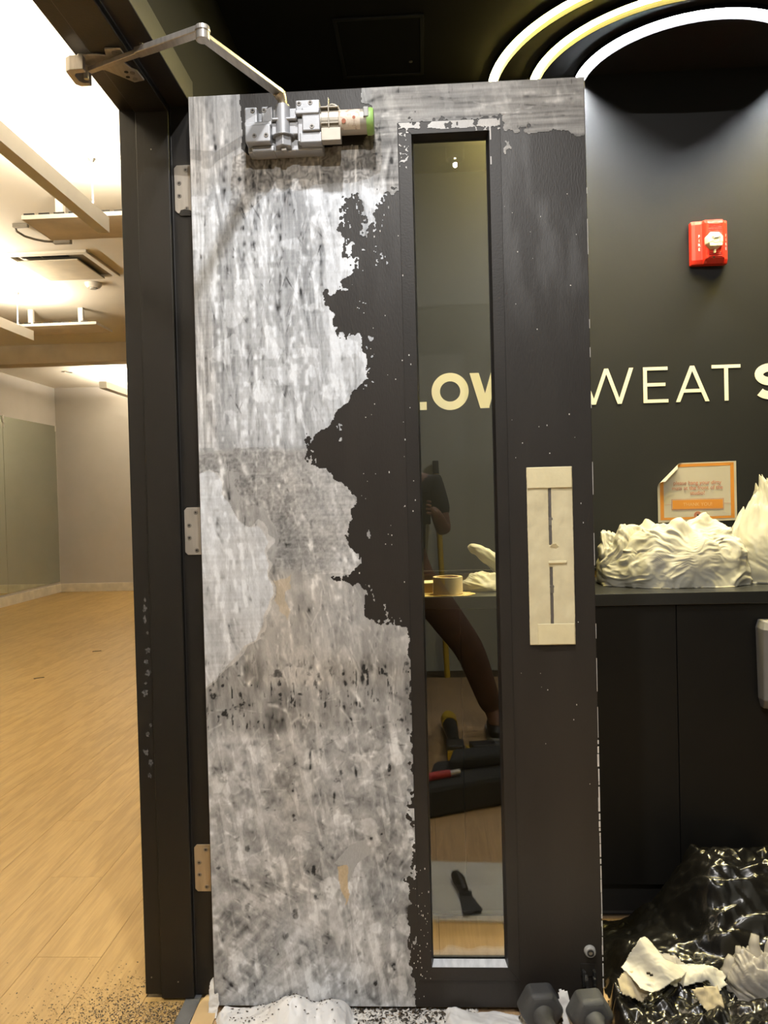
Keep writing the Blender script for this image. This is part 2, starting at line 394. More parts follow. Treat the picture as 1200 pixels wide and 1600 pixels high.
# under the doorway
tag(B().box((-.18, -1.6, -.0035), (-.0005, .05, -.0003)).build('doorway_underlay', m_floor, fl))
struct('ceiling', B().box((-4.75, -1.8, ZS), (-.17, 6.56, ZS + .1)), m_ceilstudio)
struct('ceiling', B().box((-4.75, 6.78, 2.87), (-.17, 9.3, 3.05)), m_ceilstudio)
struct('trim_1', B().box((-4.75, 6.56, 2.75), (-.17, 6.78, 3.05)), m_beam)
struct('wall_left', B().box((-4.75, -1.8, 0), (-4.62, 9.3, 3.05)), m_wallstudio)
struct('wall_back', B().box((-4.75, 9.14, 0), (-.17, 9.3, 3.05)), m_wallstudio)
struct('wall_front', B().box((-4.75, -1.95, 0), (-.17, -1.8, 3.05)), m_wallstudio)
struct('baseboard_left', B().box((-4.62, -1.8, 0), (-4.606, 9.126, .118)), m_base, bevel=.003)
struct('baseboard_back', B().box((-4.62, 9.126, 0), (-.17, 9.14, .118)), m_base, bevel=.003)
# partition between studio and lobby, with the doorway
pw = B().box((-.165, .075, 0), (-.015, 9.2, 3.45)).box((-.165, -1.0, 2.205), (-.015, .075, 3.45)).box((-.165, -3.7, 0), (-.015, -.96, 3.45))
struct('wall_partition', pw, M('dimmed_black_wall_paint', (.0045, .0045, .0042), (.0055, .0053, .005), 5, .7, spec=.15))  # same black as the lobby wall, darkened to paint in its weaker light
struct('wall_lobby', B().box((-.015, WY, 0), (3.2, WY + .12, 2.72)), m_wallblack)
struct('wall_right', B().box((3.05, -3.7, 0), (3.2, WY, 3.45)), m_wallblack)
struct('wall_rear', B().box((-.015, -3.72, 0), (3.2, -3.6, 3.45)), m_rear)
struct('ceiling', B().box((-.015, .22, 2.6), (3.05, WY, 2.72)).box((-.015, .22, 2.72), (3.05, .30, 3.45)), m_ceilblack)
struct('ceiling', B().box((-.015, -3.6, 3.42), (3.05, .22, 3.5)), m_ceilblack)

# hollow metal door frame (double rabbet), jamb and head
fr = thing('trim_2', (-.09, .05, 0), None, None, kind='structure')
def prof(d):   # (x, depth) outline of the frame; d = depth of rabbet face, stop stands .016 proud
    return [(-.181, d + .004), (-.181, d), (-.136, d), (-.136, d - .016), (-.0565, d - .016), (-.0565, d), (-.002, d), (-.002, d + .05), (-.012, d + .05), (-.012, d + .012), (-.17, d + .012), (-.17, d + .004)]
jb = B().prism(prof(.0515), 2, .006, 2.165)
jb.build('jamb', m_jamb, fr, bevel=.0022)
hd = B(); n = len(prof(0)); P1 = [(x, 2.149 + (d if d < .04 else .064)) for x, d in prof(0)]
v = []
for yy in (-1.02, .064):
    for x, z in P1: v.append((x, yy, z))
hd.add(v, [tuple(range(n - 1, -1, -1)), tuple(range(n, 2 * n))] + [(i, (i + 1) % n, n + (i + 1) % n, n + i) for i in range(n)])
hd.build('head', m_jamb, fr, bevel=.0022)
B().prism([(x, -.93 - d) for x, d in prof(0)], 2, .0, 2.165).build('jamb', m_jamb, fr, bevel=.002)
B().tube([(-.094, .0365, .047), (-.094, .0345, .047)], .0018, 8).build('frame_screw', m_screw, fr)
B().tube([(-.165, .0525, .048), (-.165, .0505, .048)], .0018, 8).build('frame_screw', m_screw, fr)
B().tube([(-.099, .0365, 2.045), (-.099, .0345, 2.045)], .0016, 8).build('frame_screw', m_screw, fr)
# scuffs rubbed through the paint on the studio-side strip of the jamb
sc = B(); rs = random.Random(3)
for k in range(16):
    z = .55 + .42 * k / 15 + rs.uniform(-.012, .012); x = -.156 + rs.uniform(-.006, .008)
    if .68 < z < .74: continue
    wd = rs.uniform(.003, .010); h = rs.uniform(.003, .012)
    pts = [(x + wd * math.cos(a) * rs.uniform(.35, 1.1), z + h * math.sin(a) * rs.uniform(.3, 1.2)) for a in [i * .4488 for i in range(14)]]
    sc.prism(pts, 1, .0511, .0516)
o = sc.build('paint_scuffs', M('chalky_scuff', (.12, .12, .125), (.03, .03, .03), 160, .8), fr); o['kind'] = 'stuff'

# ================================================================== door
DX0, DX1, DZ0, DZ1, DT = .003, .914, .012, 2.146, .045
LX0, LX1, LZ0, LZ1 = .519, .696, .107, 2.034     # sight size of the vision lite
door = thing('door_1', (.457, .022, .012), 'black door with a narrow glass lite and its face half covered in white filler', None, kind='structure')
# leaf with a real opening
def leaf():
    b = B(); xs = [DX0, LX0 - .003, LX1 + .003, DX1]; zs = [DZ0, LZ0 - .003, LZ1 + .003, DZ1]
    v = [(x, y, z) for y in (0, DT) for z in zs for x in xs]; I = lambda y, z, x: y * 16 + z * 4 + x; f = []
    for z in range(3):
        for x in range(3):
            if x == 1 and z == 1: continue
            f += [(I(0, z, x), I(0, z, x + 1), I(0, z + 1, x + 1), I(0, z + 1, x)), (I(1, z, x), I(1, z + 1, x), I(1, z + 1, x + 1), I(1, z, x + 1))]
    for k in range(3):
        f += [(I(0, 0, k), I(1, 0, k), I(1, 0, k + 1), I(0, 0, k + 1)), (I(0, 3, k), I(0, 3, k + 1), I(1, 3, k + 1), I(1, 3, k)),
              (I(0, k, 0), I(0, k + 1, 0), I(1, k + 1, 0), I(1, k, 0)), (I(0, k, 3), I(1, k, 3), I(1, k + 1, 3), I(0, k + 1, 3))]
    f += [(I(0, 1, 1), I(0, 1, 2), I(1, 1, 2), I(1, 1, 1)), (I(0, 2, 1), I(1, 2, 1), I(1, 2, 2), I(0, 2, 2)), (I(0, 1, 1), I(1, 1, 1), I(1, 2, 1), I(0, 2, 1)), (I(0, 1, 2), I(0, 2, 2), I(1, 2, 2), I(1, 1, 2))]
    return b.add(v, f)
# black door paint, greyer in uneven streaks above the pull
def doorpaint():
    m = M('black_door_paint', (.023, .0195, .0168), (.028, .024, .0205), 5, .42, bump=.18, bscale=150, stretch=(2, 1, .5), spec=.35)
    nt = m.node_tree; b = nt.nodes['Principled BSDF']; src = b.inputs['Base Color'].links[0].from_socket
    tc = nt.nodes.new('ShaderNodeTexCoord'); mp = nt.nodes.new('ShaderNodeMapping'); mp.inputs['Scale'].default_value = (14, 1, 3.2)
    nt.links.new(tc.outputs['Object'], mp.inputs[0]); n = nt.nodes.new('ShaderNodeTexNoise'); n.inputs['Scale'].default_value = 1.6; n.inputs['Detail'].default_value = 7
    nt.links.new(mp.outputs[0], n.inputs['Vector'])
    sx = nt.nodes.new('ShaderNodeSeparateXYZ'); nt.links.new(tc.outputs['Object'], sx.inputs[0])
    def rng(out, a, b_, c, d):
        r = nt.nodes.new('ShaderNodeMapRange'); r.interpolation_type = 'SMOOTHSTEP'; r.inputs['From Min'].default_value = a; r.inputs['From Max'].default_value = b_; r.inputs['To Min'].default_value = c; r.inputs['To Max'].default_value = d
        nt.links.new(out, r.inputs['Value']); return r.outputs[0]
    def mul(p, q):
        k = nt.nodes.new('ShaderNodeMath'); k.operation = 'MULTIPLY'; nt.links.new(p, k.inputs[0]); nt.links.new(q, k.inputs[1]); return k.outputs[0]
    a = mul(rng(sx.outputs[2], 1.50, 1.80, 0, 1), rng(sx.outputs[0], .66, .80, .25, 1))
    a = mul(a, rng(n.outputs['Fac'], .40, .62, .15, 1))
    # a darker patch at the upper corner
    d1 = mul(rng(sx.outputs[2], 1.84, 1.90, 0, 1), rng(sx.outputs[0], .775, .80, 0, 1))
    inv = nt.nodes.new('ShaderNodeMath'); inv.operation = 'SUBTRACT'; inv.inputs[0].default_value = 1; nt.links.new(d1, inv.inputs[1])
    a = mul(a, inv.outputs[0])
    mx = nt.nodes.new('ShaderNodeMix'); mx.data_type = 'RGBA'; nt.links.new(a, mx.inputs[0]); nt.links.new(src, mx.inputs[6]); mx.inputs[7].default_value = (.075, .073, .071, 1)
    nt.links.new(mx.outputs[2], b.inputs['Base Color'])
    return m
m_door = doorpaint()
leaf().build('door_panel', m_door, door, bevel=.0012)
# lite frame: four mitred strips a little proud of the face, each with its reveal back to the glass
FO = .030; FP = .0032; GY = .028
lf = B().box((LX0 - .002, GY - .003, LZ0 - .002), (LX0 + .0045, GY + .009, LZ1 + .002)).box((LX1 - .0045, GY - .003, LZ0 - .002), (LX1 + .002, GY + .009, LZ1 + .002)) \
    .box((LX0, GY - .003, LZ0 - .002), (LX1, GY + .009, LZ0 + .004)).box((LX0, GY - .003, LZ1 - .004), (LX1, GY + .009, LZ1 + .002)).build('lite_frame', m_dark, door)
def strip(p, inset):   # p: outer a, outer b, inner b, inner a on the face (x, z)
    (a, b_, c, d) = p; (ix, iz) = inset
    v = [(q[0], y, q[1]) for y in (-FP, -.0002) for q in (a, b_, c, d)]
    b = B().add(v, [(0, 1, 2, 3), (7, 6, 5, 4), (0, 4, 5, 1), (1, 5, 6, 2), (3, 7, 4, 0)])
    # reveal: from the inner edge back to the glass, slightly splayed
    v = [(d[0], -FP, d[1]), (c[0], -FP, c[1]), (c[0] + ix, GY - .003, c[1] + iz), (d[0] + ix, GY - .003, d[1] + iz)]
    if ix == 0: v[2] = (c[0] + (-.004 if c[0] > .6 else .004), GY - .003, c[1] + iz); v[3] = (d[0] + (-.004 if d[0] > .6 else .004), GY - .003, d[1] + iz)
    return b.add(v, [(0, 1, 2, 3)])
ox0, ox1, oz0, oz1 = LX0 - FO, LX1 + FO - .004, LZ0 - FO, LZ1 + FO - .004
strip([(ox0, oz0), (ox0, oz1), (LX0, LZ1), (LX0, LZ0)], (.004, 0)).build('frame_strip', m_black, lf, bevel=.0006)
strip([(ox1, oz0), (ox1, oz1), (LX1, LZ1), (LX1, LZ0)], (-.004, 0)).build('frame_strip', m_black, lf, bevel=.0006)
strip([(ox0, oz1), (ox1, oz1), (LX1, LZ1), (LX0, LZ1)], (0, -.004)).build('frame_strip', m_black, lf, bevel=.0006)
strip([(ox0, oz0), (ox1, oz0), (LX1, LZ0), (LX0, LZ0)], (0, .004)).build('frame_strip', m_black, lf, bevel=.0006)
# the lower reveal is dusted white
v = [(LX0 + .001, -FP + .0006, LZ0 + .0008), (LX1 - .001, -FP + .0006, LZ0 + .0008), (LX1 - .005, GY - .0035, LZ0 + .0052), (LX0 + .005, GY - .0035, LZ0 + .0052)]
tag(B().add(v, [(0, 1, 2, 3)]).build('sill_dust', m_sill, lf), 'white dusted lower reveal of the glass lite')
# back half of the lite kit
bk = B()
for lo, hi in (((LX0 - .02, DT, LZ0 - .02), (LX0, DT + .004, LZ1 + .02)), ((LX1, DT, LZ0 - .02), (LX1 + .02, DT + .004, LZ1 + .02)), ((LX0, DT, LZ0 - .02), (LX1, DT + .004, LZ0)), ((LX0, DT, LZ1), (LX1, DT + .004, LZ1 + .02))): bk.box(lo, hi)
bk.box((LX0, GY + .009, LZ0), (LX0 + .002, DT, LZ1)).box((LX1 - .002, GY + .009, LZ0), (LX1, DT, LZ1))
bk.build('back_frame', M('yellow_lit_back_stop', (.10, .085, .05), None, 9, .5), lf)  # tan paints the rings' yellow light into the stop's colour
B().box((LX0 + .001, GY, LZ0 + .001), (LX1 - .001, GY + .005, LZ1 - .001)).build('glass', m_glass, door)

# ---- filler spread over the leaf: a thin uneven skin with its own colours
HOLE = [(.125, 2.16), (.407, 2.16), (.407, 2.113), (.432, 2.104), (.432, 2.046), (.42, 2.039), (.405, 2.017), (.338, 2.015), (.264, 2.012), (.219, 2.011), (.159, 2.008), (.137, 2.006), (.128, 2.021), (.128, 2.068)]
MAIN = [(-.02, 2.2), (.518, 2.2), (.516, 2.049), (.492, 2.05), (.492, 1.919), (.479, 1.912), (.452, 1.908), (.443, 1.892), (.422, 1.827), (.404, 1.784), (.399, 1.806), (.404, 1.884), (.39, 1.9), (.363, 1.896), (.351, 1.874), (.343, 1.83), (.36, 1.786), (.353, 1.754), (.398, 1.759), (.385, 1.73), (.335, 1.688), (.309, 1.668), (.306, 1.655), (.316, 1.633), (.333, 1.604), (.349, 1.581), (.393, 1.575), (.406, 1.547), (.4, 1.513), (.396, 1.475), (.367, 1.448), (.328, 1.4), (.298, 1.367), (.262, 1.352), (.258, 1.313), (.259, 1.29), (.308, 1.267), (.318, 1.252), (.347, 1.235), (.369, 1.206), (.361, 1.183), (.349, 1.139), (.346, 1.098), (.373, 1.073), (.376, 1.049), (.342, 1.029), (.301, 1.02), (.346, 1.009), (.39, .996), (.387, .934), (.418, .914), (.487, .898), (.485, .337), (.47, .334), (.471, .254), (.466, .248), (.47, .203), (.464, .164), (.47, .113), (.477, .067), (.482, -.02), (-.02, -.02)]
TOP = [(.44, 2.2), (.938, 2.2), (.935, 2.006), (.9, 2.013), (.85, 2.026), (.792, 2.026), (.749, 2.034), (.728, 2.027), (.725, 2.061), (.492, 2.056), (.44, 2.058)]
CLO = [(.117, 2.016), (.439, 2.06), (.445, 1.948), (.351, 1.937), (.306, 1.935), (.261, 1.915), (.186, 1.918), (.133, 1.869), (.087, 1.856), (.111, 1.995)]
ZC = [(-.02, 1.268), (.032, 1.267), (.069, 1.24), (.098, 1.179), (.134, 1.133), (.155, 1.073), (.164, 1.028), (.168, .983), (.144, .931), (.127, .878), (.088, .857), (.033, .79), (-.02, .752)]
ZB = [(-.02, 1.313), (.263, 1.324), (.39, 1.187), (.371, 1.016), (.177, 1.05), (.172, 1.132), (.136, 1.193), (.078, 1.269), (-.02, 1.264)]
RIDGE = [[(.046, 1.998), (.059, 1.776), (.061, 1.479), (.061, 1.329)], [(.133, 1.876), (.14, 1.743), (.146, 1.535), (.133, 1.342)], [(.198, 1.903), (.186, 1.652), (.204, 1.474), (.192, 1.326)], [(.234, 1.739), (.253, 1.62), (.264, 1.472), (.244, 1.398)], [(.109, 1.833), (.111, 1.626), (.121, 1.477), (.115, 1.343)], [(.031, 2.132), (.055, 2.027), (.067, 1.923)], [(.088, 2.129), (.076, 1.982)], [(.289, 1.855), (.292, 1.693)], [(.093, 1.179), (.099, 1.074), (.106, .939)], [(.061, 1.225), (.075, 1.06), (.086, .939)], [(.03, 1.181), (.04, 1.03), (.059, .88)]]
FLECK = [(.372, 1.782, .006, .010, -.5), (.41, 1.70, .010, .003, .6), (.40, 1.655, .012, .003, .9), (.335, 1.340, .003, .006, 0), (.452, 1.755, .003, .018, .2), (.447, 1.78, .002, .014, .2), (.407, 1.64, .006, .002, .7), (.735, 1.995, .005, .016, .1), (.742, 2.0, .004, .01, .3), (.405, 1.505, .012, .002, .3), (.40, 1.12, .004, .009, .2), (.392, 1.20, .003, .003, 0)]
def filler(name, x0, x1, z0, z1, y, st, frame=False):
    xs = np.arange(x0, x1 + st / 2, st); zs = np.arange(z0, z1 + st / 2, st)
    X, Z = np.meshgrid(xs, zs, indexing='ij')
    # ragged outline
    r1 = fbm(X * 70, Z * 70, 5, 4) - .5; r2 = fbm(X * 70 + 50, Z * 70, 15, 4) - .5
    q1 = fbm(X * 9, Z * 9, 25, 3) - .5
    rag = .022 + .05 * smoothstep(.0, .25, q1)
    Xw, Zw = X + r1 * rag, Z + r2 * rag
    if not frame:
        m = (inside(Xw, Zw, MAIN) | inside(Xw, Zw, TOP)) & ~inside(X + r1 * .008, Z + r2 * .008, HOLE)
        for (fx, fz, fa, fb, an) in FLECK:
            dx, dz = (Xw - fx), (Zw - fz); c, s_ = math.cos(an), math.sin(an)
            m |= ((dx * c + dz * s_) / fa) ** 2 + ((-dx * s_ + dz * c) / fb) ** 2 < 1
        # dry-brushed rim
        bx = X + (fbm(X * 30, Z * 30, 60, 2) - .5) * .10; bz = Z + (fbm(X * 30, Z * 30, 61, 2) - .5) * .10
        m |= (inside(bx, bz, MAIN)) & (fbm(X * 190, Z * 110, 62, 3) > .60) & ~inside(X, Z, HOLE)
        m &= ~((X > ox0 - .0005) & (X < ox1 + .0005) & (Z > oz0) & (Z < oz1 + .0005))
        m &= (X > DX0 + .0005) & (X < DX1 - .0005) & (Z > DZ0) & (Z < DZ1 - .0005)
    else:
        g = fbm(X * 60, Z * 60, 80, 4); e = .010 * (fbm(X * 25, Z * 25, 81, 3) - .5)
        m = (Z + e * 2 > LZ1 + .010) & (g > .36)
        m |= (X < LX0 - .006) & (Z > 1.955) & (np.abs(g - .5) < .035)
        m |= (X > .655) & (Z > LZ1 - .002) & (np.abs(fbm(X * 80, Z * 80, 85, 3) - .55) < .05)
        m |= (X > LX1) & (X < LX1 + .005) & (Z > 1.955) & (fbm(X * 90, Z * 30, 86, 2) > .5)
        m &= ~((X > LX0 - .0005) & (X < LX1 + .0005) & (Z < LZ1 + .0005)) & (X > ox0) & (X < ox1) & (Z < oz1)
        m &= ~((X < ox0 + (oz1 - Z) * .7) & (Z > LZ1 + .015))
    # ---- tones
    T = .30 + .14 * (fbm(X * 7, Z * 5, 100, 4) - .5)                      # overall grey
    warm = .5 + .9 * (fbm(X * 5, Z * 5, 101, 2) - .5)
    st1 = fbm(X * 75, Z * 4.5, 102, 4) - .5; st2 = fbm(X * 6, Z * 190, 103, 3) - .5; st3 = fbm(X * 260, Z * 12, 104, 3) - .5
    sp = fbm(X * 180, Z * 180, 105, 3) - .5
    bl = fbm(X * 16, Z * 11, 106, 4) - .5
    ex = (fbm(X * 18, Z * 18, 107, 3) - .5) * .05
    A = smoothstep(1.315, 1.335, Z + ex * .3) * (1 - smoothstep(1.90, 1.96, Z + ex)) * (X < .46)
    T += A * (.055 + .26 * st1 + .07 * st2 + .10 * st3 + .12 * bl); warm -= A * .6
    rgt = smoothstep(.27, .36, X + ex) * A
    T += rgt * .10
    L = (1 - smoothstep(.035, .06, X + ex * .5)) * (Z > 1.33)
    T += L * (.06 + .25 * st3); warm += L * .35
    lt = smoothstep(1.93, 1.98, Z) * (X < .125); T += lt * (.04 + .25 * st1 + .18 * st3)
    tp = (X > .43) & (Z > 1.90); T += tp * (-.02 + .20 * st2 + .14 * (fbm(X * 14, Z * 60, 108, 3) - .5)); warm += tp * .25
    ZCm = inside(X + ex, Z + ex * .8, ZC).astype(float); T += ZCm * (.17 + .22 * st1 + .10 * st2 + .10 * bl); warm -= ZCm * .5
    edgeC = np.clip(inside(X + ex * 1.6 - .006, Z + ex, ZC).astype(float) - ZCm, 0, 1); T += edgeC * .12
    ZBm = inside(X + ex, Z + ex, ZB).astype(float) * (1 - ZCm); T += ZBm * (-.03 + .10 * st2 + .20 * sp + .16 * bl + .10 * smoothstep(.2, .32, X))
    CLm = inside(X + ex * .7, Z + ex * .7, CLO).astype(float)
    sw = np.sin(fbm(X * 30, Z * 30, 109, 3) * 34); T += CLm * (-.05 + .055 * sw + .12 * sp); warm += CLm * .5
    D = smoothstep(.75, .80, Z) * (1 - smoothstep(1.02, 1.06, Z)) * (1 - ZCm) * (X > .10); T += D * (.03 + .18 * (fbm(X * 60, Z * 14, 110, 3) - .5)); warm += D * .35
    Em = smoothstep(.64, .68, Z + ex * .5) * (1 - smoothstep(.80, .86, Z + ex)); T += Em * (-.06 + .22 * (fbm(X * 90, Z * 22, 111, 4) - .5) + .2 * bl); warm += Em * .2
    Fm = 1 - smoothstep(.64, .68, Z + ex * .5); F1 = fbm((X + Z) * 14, (X - Z) * 60, 112, 4) - .5; F2 = fbm(X * 26, Z * 26, 113, 5) - .5
    low = (1 - smoothstep(.25, .36, Z + X * .6)); T += Fm * (.04 + .36 * F2 + low * .30 * F1 + .16 * (fbm(X * 120, Z * 90, 114, 3) - .5))
    warm -= low * Fm * .35; T -= (1 - smoothstep(.03, .10, Z)) * .06
    # white worked-in smears
    for sd, thr_, amt, sx_, sz_ in ((120, .60, .13, 24, 20), (124, .62, .10, 70, 9), (128, .60, .10, 46, 5)):
        g = fbm(X * sx_ + .5 * Z * sx_ * .3, Z * sz_, sd, 5); T += amt * smoothstep(thr_, thr_ + .07, g) * (.35 + .65 * np.maximum(Fm, A > .3))
    # brown-black scrapes through to the paint
    for sd, thr_, sx_, sz_, reg in ((140, .79, 130, 22, .6), (146, .74, 44, 44, Fm + Em * 1.0), (152, .68, 150, 40, Em)):
        g = fbm(X * sx_, Z * sz_, sd, 4); T -= .20 * smoothstep(thr_, thr_ + .08, g) * np.clip(reg, 0, 1)
    def line(pts, wd, dv, soft=1.6):
        nonlocal T
        for (xa, za), (xb, zb) in zip(pts[:-1], pts[1:]):
            i0 = max(0, int((min(xa, xb) - x0 - .02) / st)); i1 = min(len(xs), int((max(xa, xb) - x0 + .02) / st) + 1)
            j0 = max(0, int((min(za, zb) - z0 - .02) / st)); j1 = min(len(zs), int((max(za, zb) - z0 + .02) / st) + 1)
            if i1 <= i0 or j1 <= j0: continue
            x_, z_ = X[i0:i1, j0:j1], Z[i0:i1, j0:j1]; dx, dz = xb - xa, zb - za; l2 = dx * dx + dz * dz + 1e-12
            t = np.clip(((x_ - xa) * dx + (z_ - za) * dz) / l2, 0, 1)
            d = np.hypot(x_ - xa - t * dx, z_ - za - t * dz)
            T[i0:i1, j0:j1] += dv * np.exp(-(d / wd) ** 2) * 2.0 * np.maximum(0, vn(x_ * 110 + 7, z_ * 80, 160) - .28)
    if not frame:
        for rg in RIDGE: line(rg, .0060, .22); line([(x + .012, z) for x, z in rg], .009, -.10)
        # wide soft strokes of the filling knife, then fine scratches
        rr = random.Random(21)
        for k in range(1500):
            z = rr.uniform(.03, 2.12); x = rr.uniform(.01, .48) if z < 2.03 or rr.random() < .4 else rr.uniform(.46, .9)
            if z > 2.03 and x > .43: an, Ln = rr.gauss(0, .12), rr.uniform(.03, .12)
            elif z > 1.33: an, Ln = rr.gauss(1.55, .10), rr.uniform(.05, .25)
            elif z > .75: an, Ln = rr.gauss(1.75, .25), rr.uniform(.03, .13)
            elif z < .33: an, Ln = rr.gauss(-.62, .22) if x < .27 else rr.gauss(1.5, .3), rr.uniform(.03, .14)
            else: an, Ln = rr.uniform(0, 3.14), rr.uniform(.02, .07)
            dx, dz = math.cos(an) * Ln / 2, math.sin(an) * Ln / 2; b_ = rr.uniform(-.01, .01)
            line([(x - dx, z - dz), (x + b_, z), (x + dx, z + dz)], rr.choice((.0011, .0016, .002, .0035, .005)), rr.choice((.13, .09, -.09, .07, -.06)))
        for k in range(150):
            z = rr.uniform(1.4, 1.88); x = rr.uniform(.09, .30); an = rr.choice((rr.gauss(2.05, .08), rr.gauss(1.25, .08))); Ln = rr.uniform(.02, .07)
            dx, dz = math.cos(an) * Ln / 2, math.sin(an) * Ln / 2
            if k % 2: line([(x - dx, z - dz), (x + dx, z + dz)], .0011, -.17)
        for pts in ([(.088, .985), (.094, .90)], [(.021, 1.80), (.024, 1.76)], [(.10, 1.77), (.104, 1.73)], [(.245, .60), (.251, .62), (.247, .575)], [(.33, .72), (.345, .69), (.35, .675)], [(.35, .60), (.355, .55)], [(.30, .49), (.302, .52)]):
            line(pts, .0028, -.28)
        # bare plywood-coloured spots and the smooth grey patch of wet filler
        tan = (inside(X + ex * .5, Z + ex * .5, [(.305, .345), (.325, .345), (.322, .25), (.312, .28)])).astype(float) + .55 * inside(X + ex * 2, Z + ex * 2, [(.175, 1.02), (.215, 1.03), (.21, .93), (.18, .94)])
        wet = inside(X + ex * .5, Z + ex * .5, [(.30, .355), (.335, .395), (.375, .41), (.395, .385), (.36, .36), (.345, .34), (.31, .275), (.325, .34)]).astype(float)
        T = T * (1 - wet) + .36 * wet
    else:
        T = np.full_like(T, .62) + .3 * bl; tan = 0 * T; wet = 0 * T
    T = np.where(frame, T, .34 + (T - .31) * 1.45)
    T = np.clip(T, .02, .82); warm = np.clip(warm, 0, 1.2)
    Cg = np.stack([T * (.925 + .075 * warm), T * (.97 - .005 * warm), T * (1.03 - .115 * warm)], -1)
    Cg = Cg * (1 - .8 * tan[..., None]) + .8 * tan[..., None] * np.array([.55, .42, .24])
    k = (m[:-1, :-1].astype(int) + m[1:, :-1] + m[:-1, 1:] + m[1:, 1:]) >= 3
    Y = y - .0009 * fbm(X * 45, Z * 20, 170, 4) - .0005 * np.clip(T, 0, 1)
    v, q, used = grid_mesh(np.stack([X, Y, Z], -1), k)
    me = np_mesh(name, v, q[:, ::-1].copy() if False else q)
    at = me.color_attributes.new('tone', 'FLOAT_COLOR', 'POINT')
    at.data.foreach_set('color', np.concatenate([Cg.reshape(-1, 3)[used], np.ones((len(used), 1))], 1).astype(np.float32).ravel())
    me.polygons.foreach_set('use_smooth', [True] * len(me.polygons))
    o = bpy.data.objects.new(name, me); COL.objects.link(o); me.materials.append(m_filler); adopt(o, door); o['kind'] = 'stuff'
    return o
def fillermat():
    m = bpy.data.materials.new('white_filler'); m.use_nodes = True; nt = m.node_tree; b = nt.nodes['Principled BSDF']
    b.inputs['Roughness'].default_value = .62; b.inputs['Specular IOR Level'].default_value = .3
    a = nt.nodes.new('ShaderNodeAttribute'); a.attribute_name = 'tone'
    tc = nt.nodes.new('ShaderNodeTexCoord'); mp = nt.nodes.new('ShaderNodeMapping'); mp.inputs['Scale'].default_value = (1, 1, .35)
    nt.links.new(tc.outputs['Object'], mp.inputs[0])
    n = nt.nodes.new('ShaderNodeTexNoise'); n.inputs['Scale'].default_value = 420; n.inputs['Detail'].default_value = 3; nt.links.new(mp.outputs[0], n.inputs['Vector'])
    mr = nt.nodes.new('ShaderNodeMapRange'); mr.inputs['To Min'].default_value = .82; mr.inputs['To Max'].default_value = 1.18; nt.links.new(n.outputs['Fac'], mr.inputs['Value'])
    mx = nt.nodes.new('ShaderNodeVectorMath'); mx.operation = 'SCALE'; nt.links.new(a.outputs['Color'], mx.inputs[0]); nt.links.new(mr.outputs[0], mx.inputs['Scale'])
    nt.links.new(mx.outputs[0], b.inputs['Base Color'])
    return m
m_filler = fillermat()
tag(filler('filler', DX0, .494, DZ0, DZ1, -.0004, .0018), 'white and grey filler spread over the hinge side')
tag(filler('filler', .4943, DX1, 1.97, DZ1, -.0004, .0018), 'pale filler band across the door top')
tag(filler('frame_filler', ox0, ox1, 1.91, oz1, -FP - .0002, .0014, True), 'ragged white filler on the lite frame')
# chipped white line down the free edge
cb = B(); rs = random.Random(5); z = .06
while z < .64:
    h = rs.uniform(.006, .03); wd = rs.uniform(.001, .0022) * (1.6 if .38 < z < .62 else 1)
    cb.box((DX1 - wd, -.0011, z), (DX1 + .0006, .002, z + h)); z += h + rs.uniform(.0, .008)
while z < 2.0: h = rs.uniform(.01, .08); cb.box((DX1 - .0007, -.0006, z), (DX1 + .0003, .001, z + h)); z += h + rs.uniform(.03, .2)
o = cb.build('edge_chips', m_flake, door); o['kind'] = 'stuff'
# white specks flicked over the black paint
sb = B(); rs = random.Random(12)
for k in range(130):
    if k < 50: x, z = rs.uniform(.478, .52) , rs.uniform(.03, .35)
    elif k < 95: x, z = rs.gauss(.44, .05), rs.uniform(.9, 1.85)
    else: x, z = rs.uniform(.72, .905), rs.uniform(.3, 1.9)
    if x > .91 or (LX0 - .001 < x < LX1): continue
    y = -FP if ox0 < x < ox1 and z > oz0 else 0; s_ = rs.uniform(.0004, .0012); hh = s_ * rs.uniform(.7, 2)
    sb.box((x - s_, y - .0008, z - hh), (x + s_, y - .0001, z + hh))
o = sb.build('filler_specks', m_flake, door); o['kind'] = 'stuff'
# hinges
for zc, mt in ((1.953, m_hinge), (1.135, m_hinge), (.318, m_hinge2)):
    h = B()
    pts = [(-.0495, zc - .050), (-.0495, zc + .050), (-.043, zc + .057), (-.002, zc + .057), (-.002, zc - .057), (-.043, zc - .057)]
    h.prism(pts, 1, .0482, .0517); h.tube([(.0012, .046, zc - .057), (.0012, .046, zc + .057)], .0055, 12)
    ho = h.build('hinge', mt, door, bevel=.0008)
    for (sx_, sz_) in ((-.021, .045), (-.038, .014), (-.038, -.016), (-.021, -.046)):
        sc_ = B().tube([(sx_, .0486, zc + sz_), (sx_, .0474, zc + sz_)], [.0058, .0050], 14)
        sc_.build('screw', m_screw, ho); 
        B().box((sx_ - .0025, .0470, zc + sz_ - .0007), (sx_ + .0025, .04745, zc + sz_ + .0007)).box((sx_ - .0007, .0470, zc + sz_ - .0025), (sx_ + .0007, .04745, zc + sz_ + .0025)).build('screw', m_dark, ho)
# dark paint blob left on the top hinge
B().prism([(-.040, 1.893), (-.036, 1.903), (-.026, 1.905), (-.012, 1.902), (-.004, 1.893), (-.006, 1.889), (-.036, 1.889)], 1, .0470, .0483).build('paint_blob', m_jamb, door, bevel=.0006)

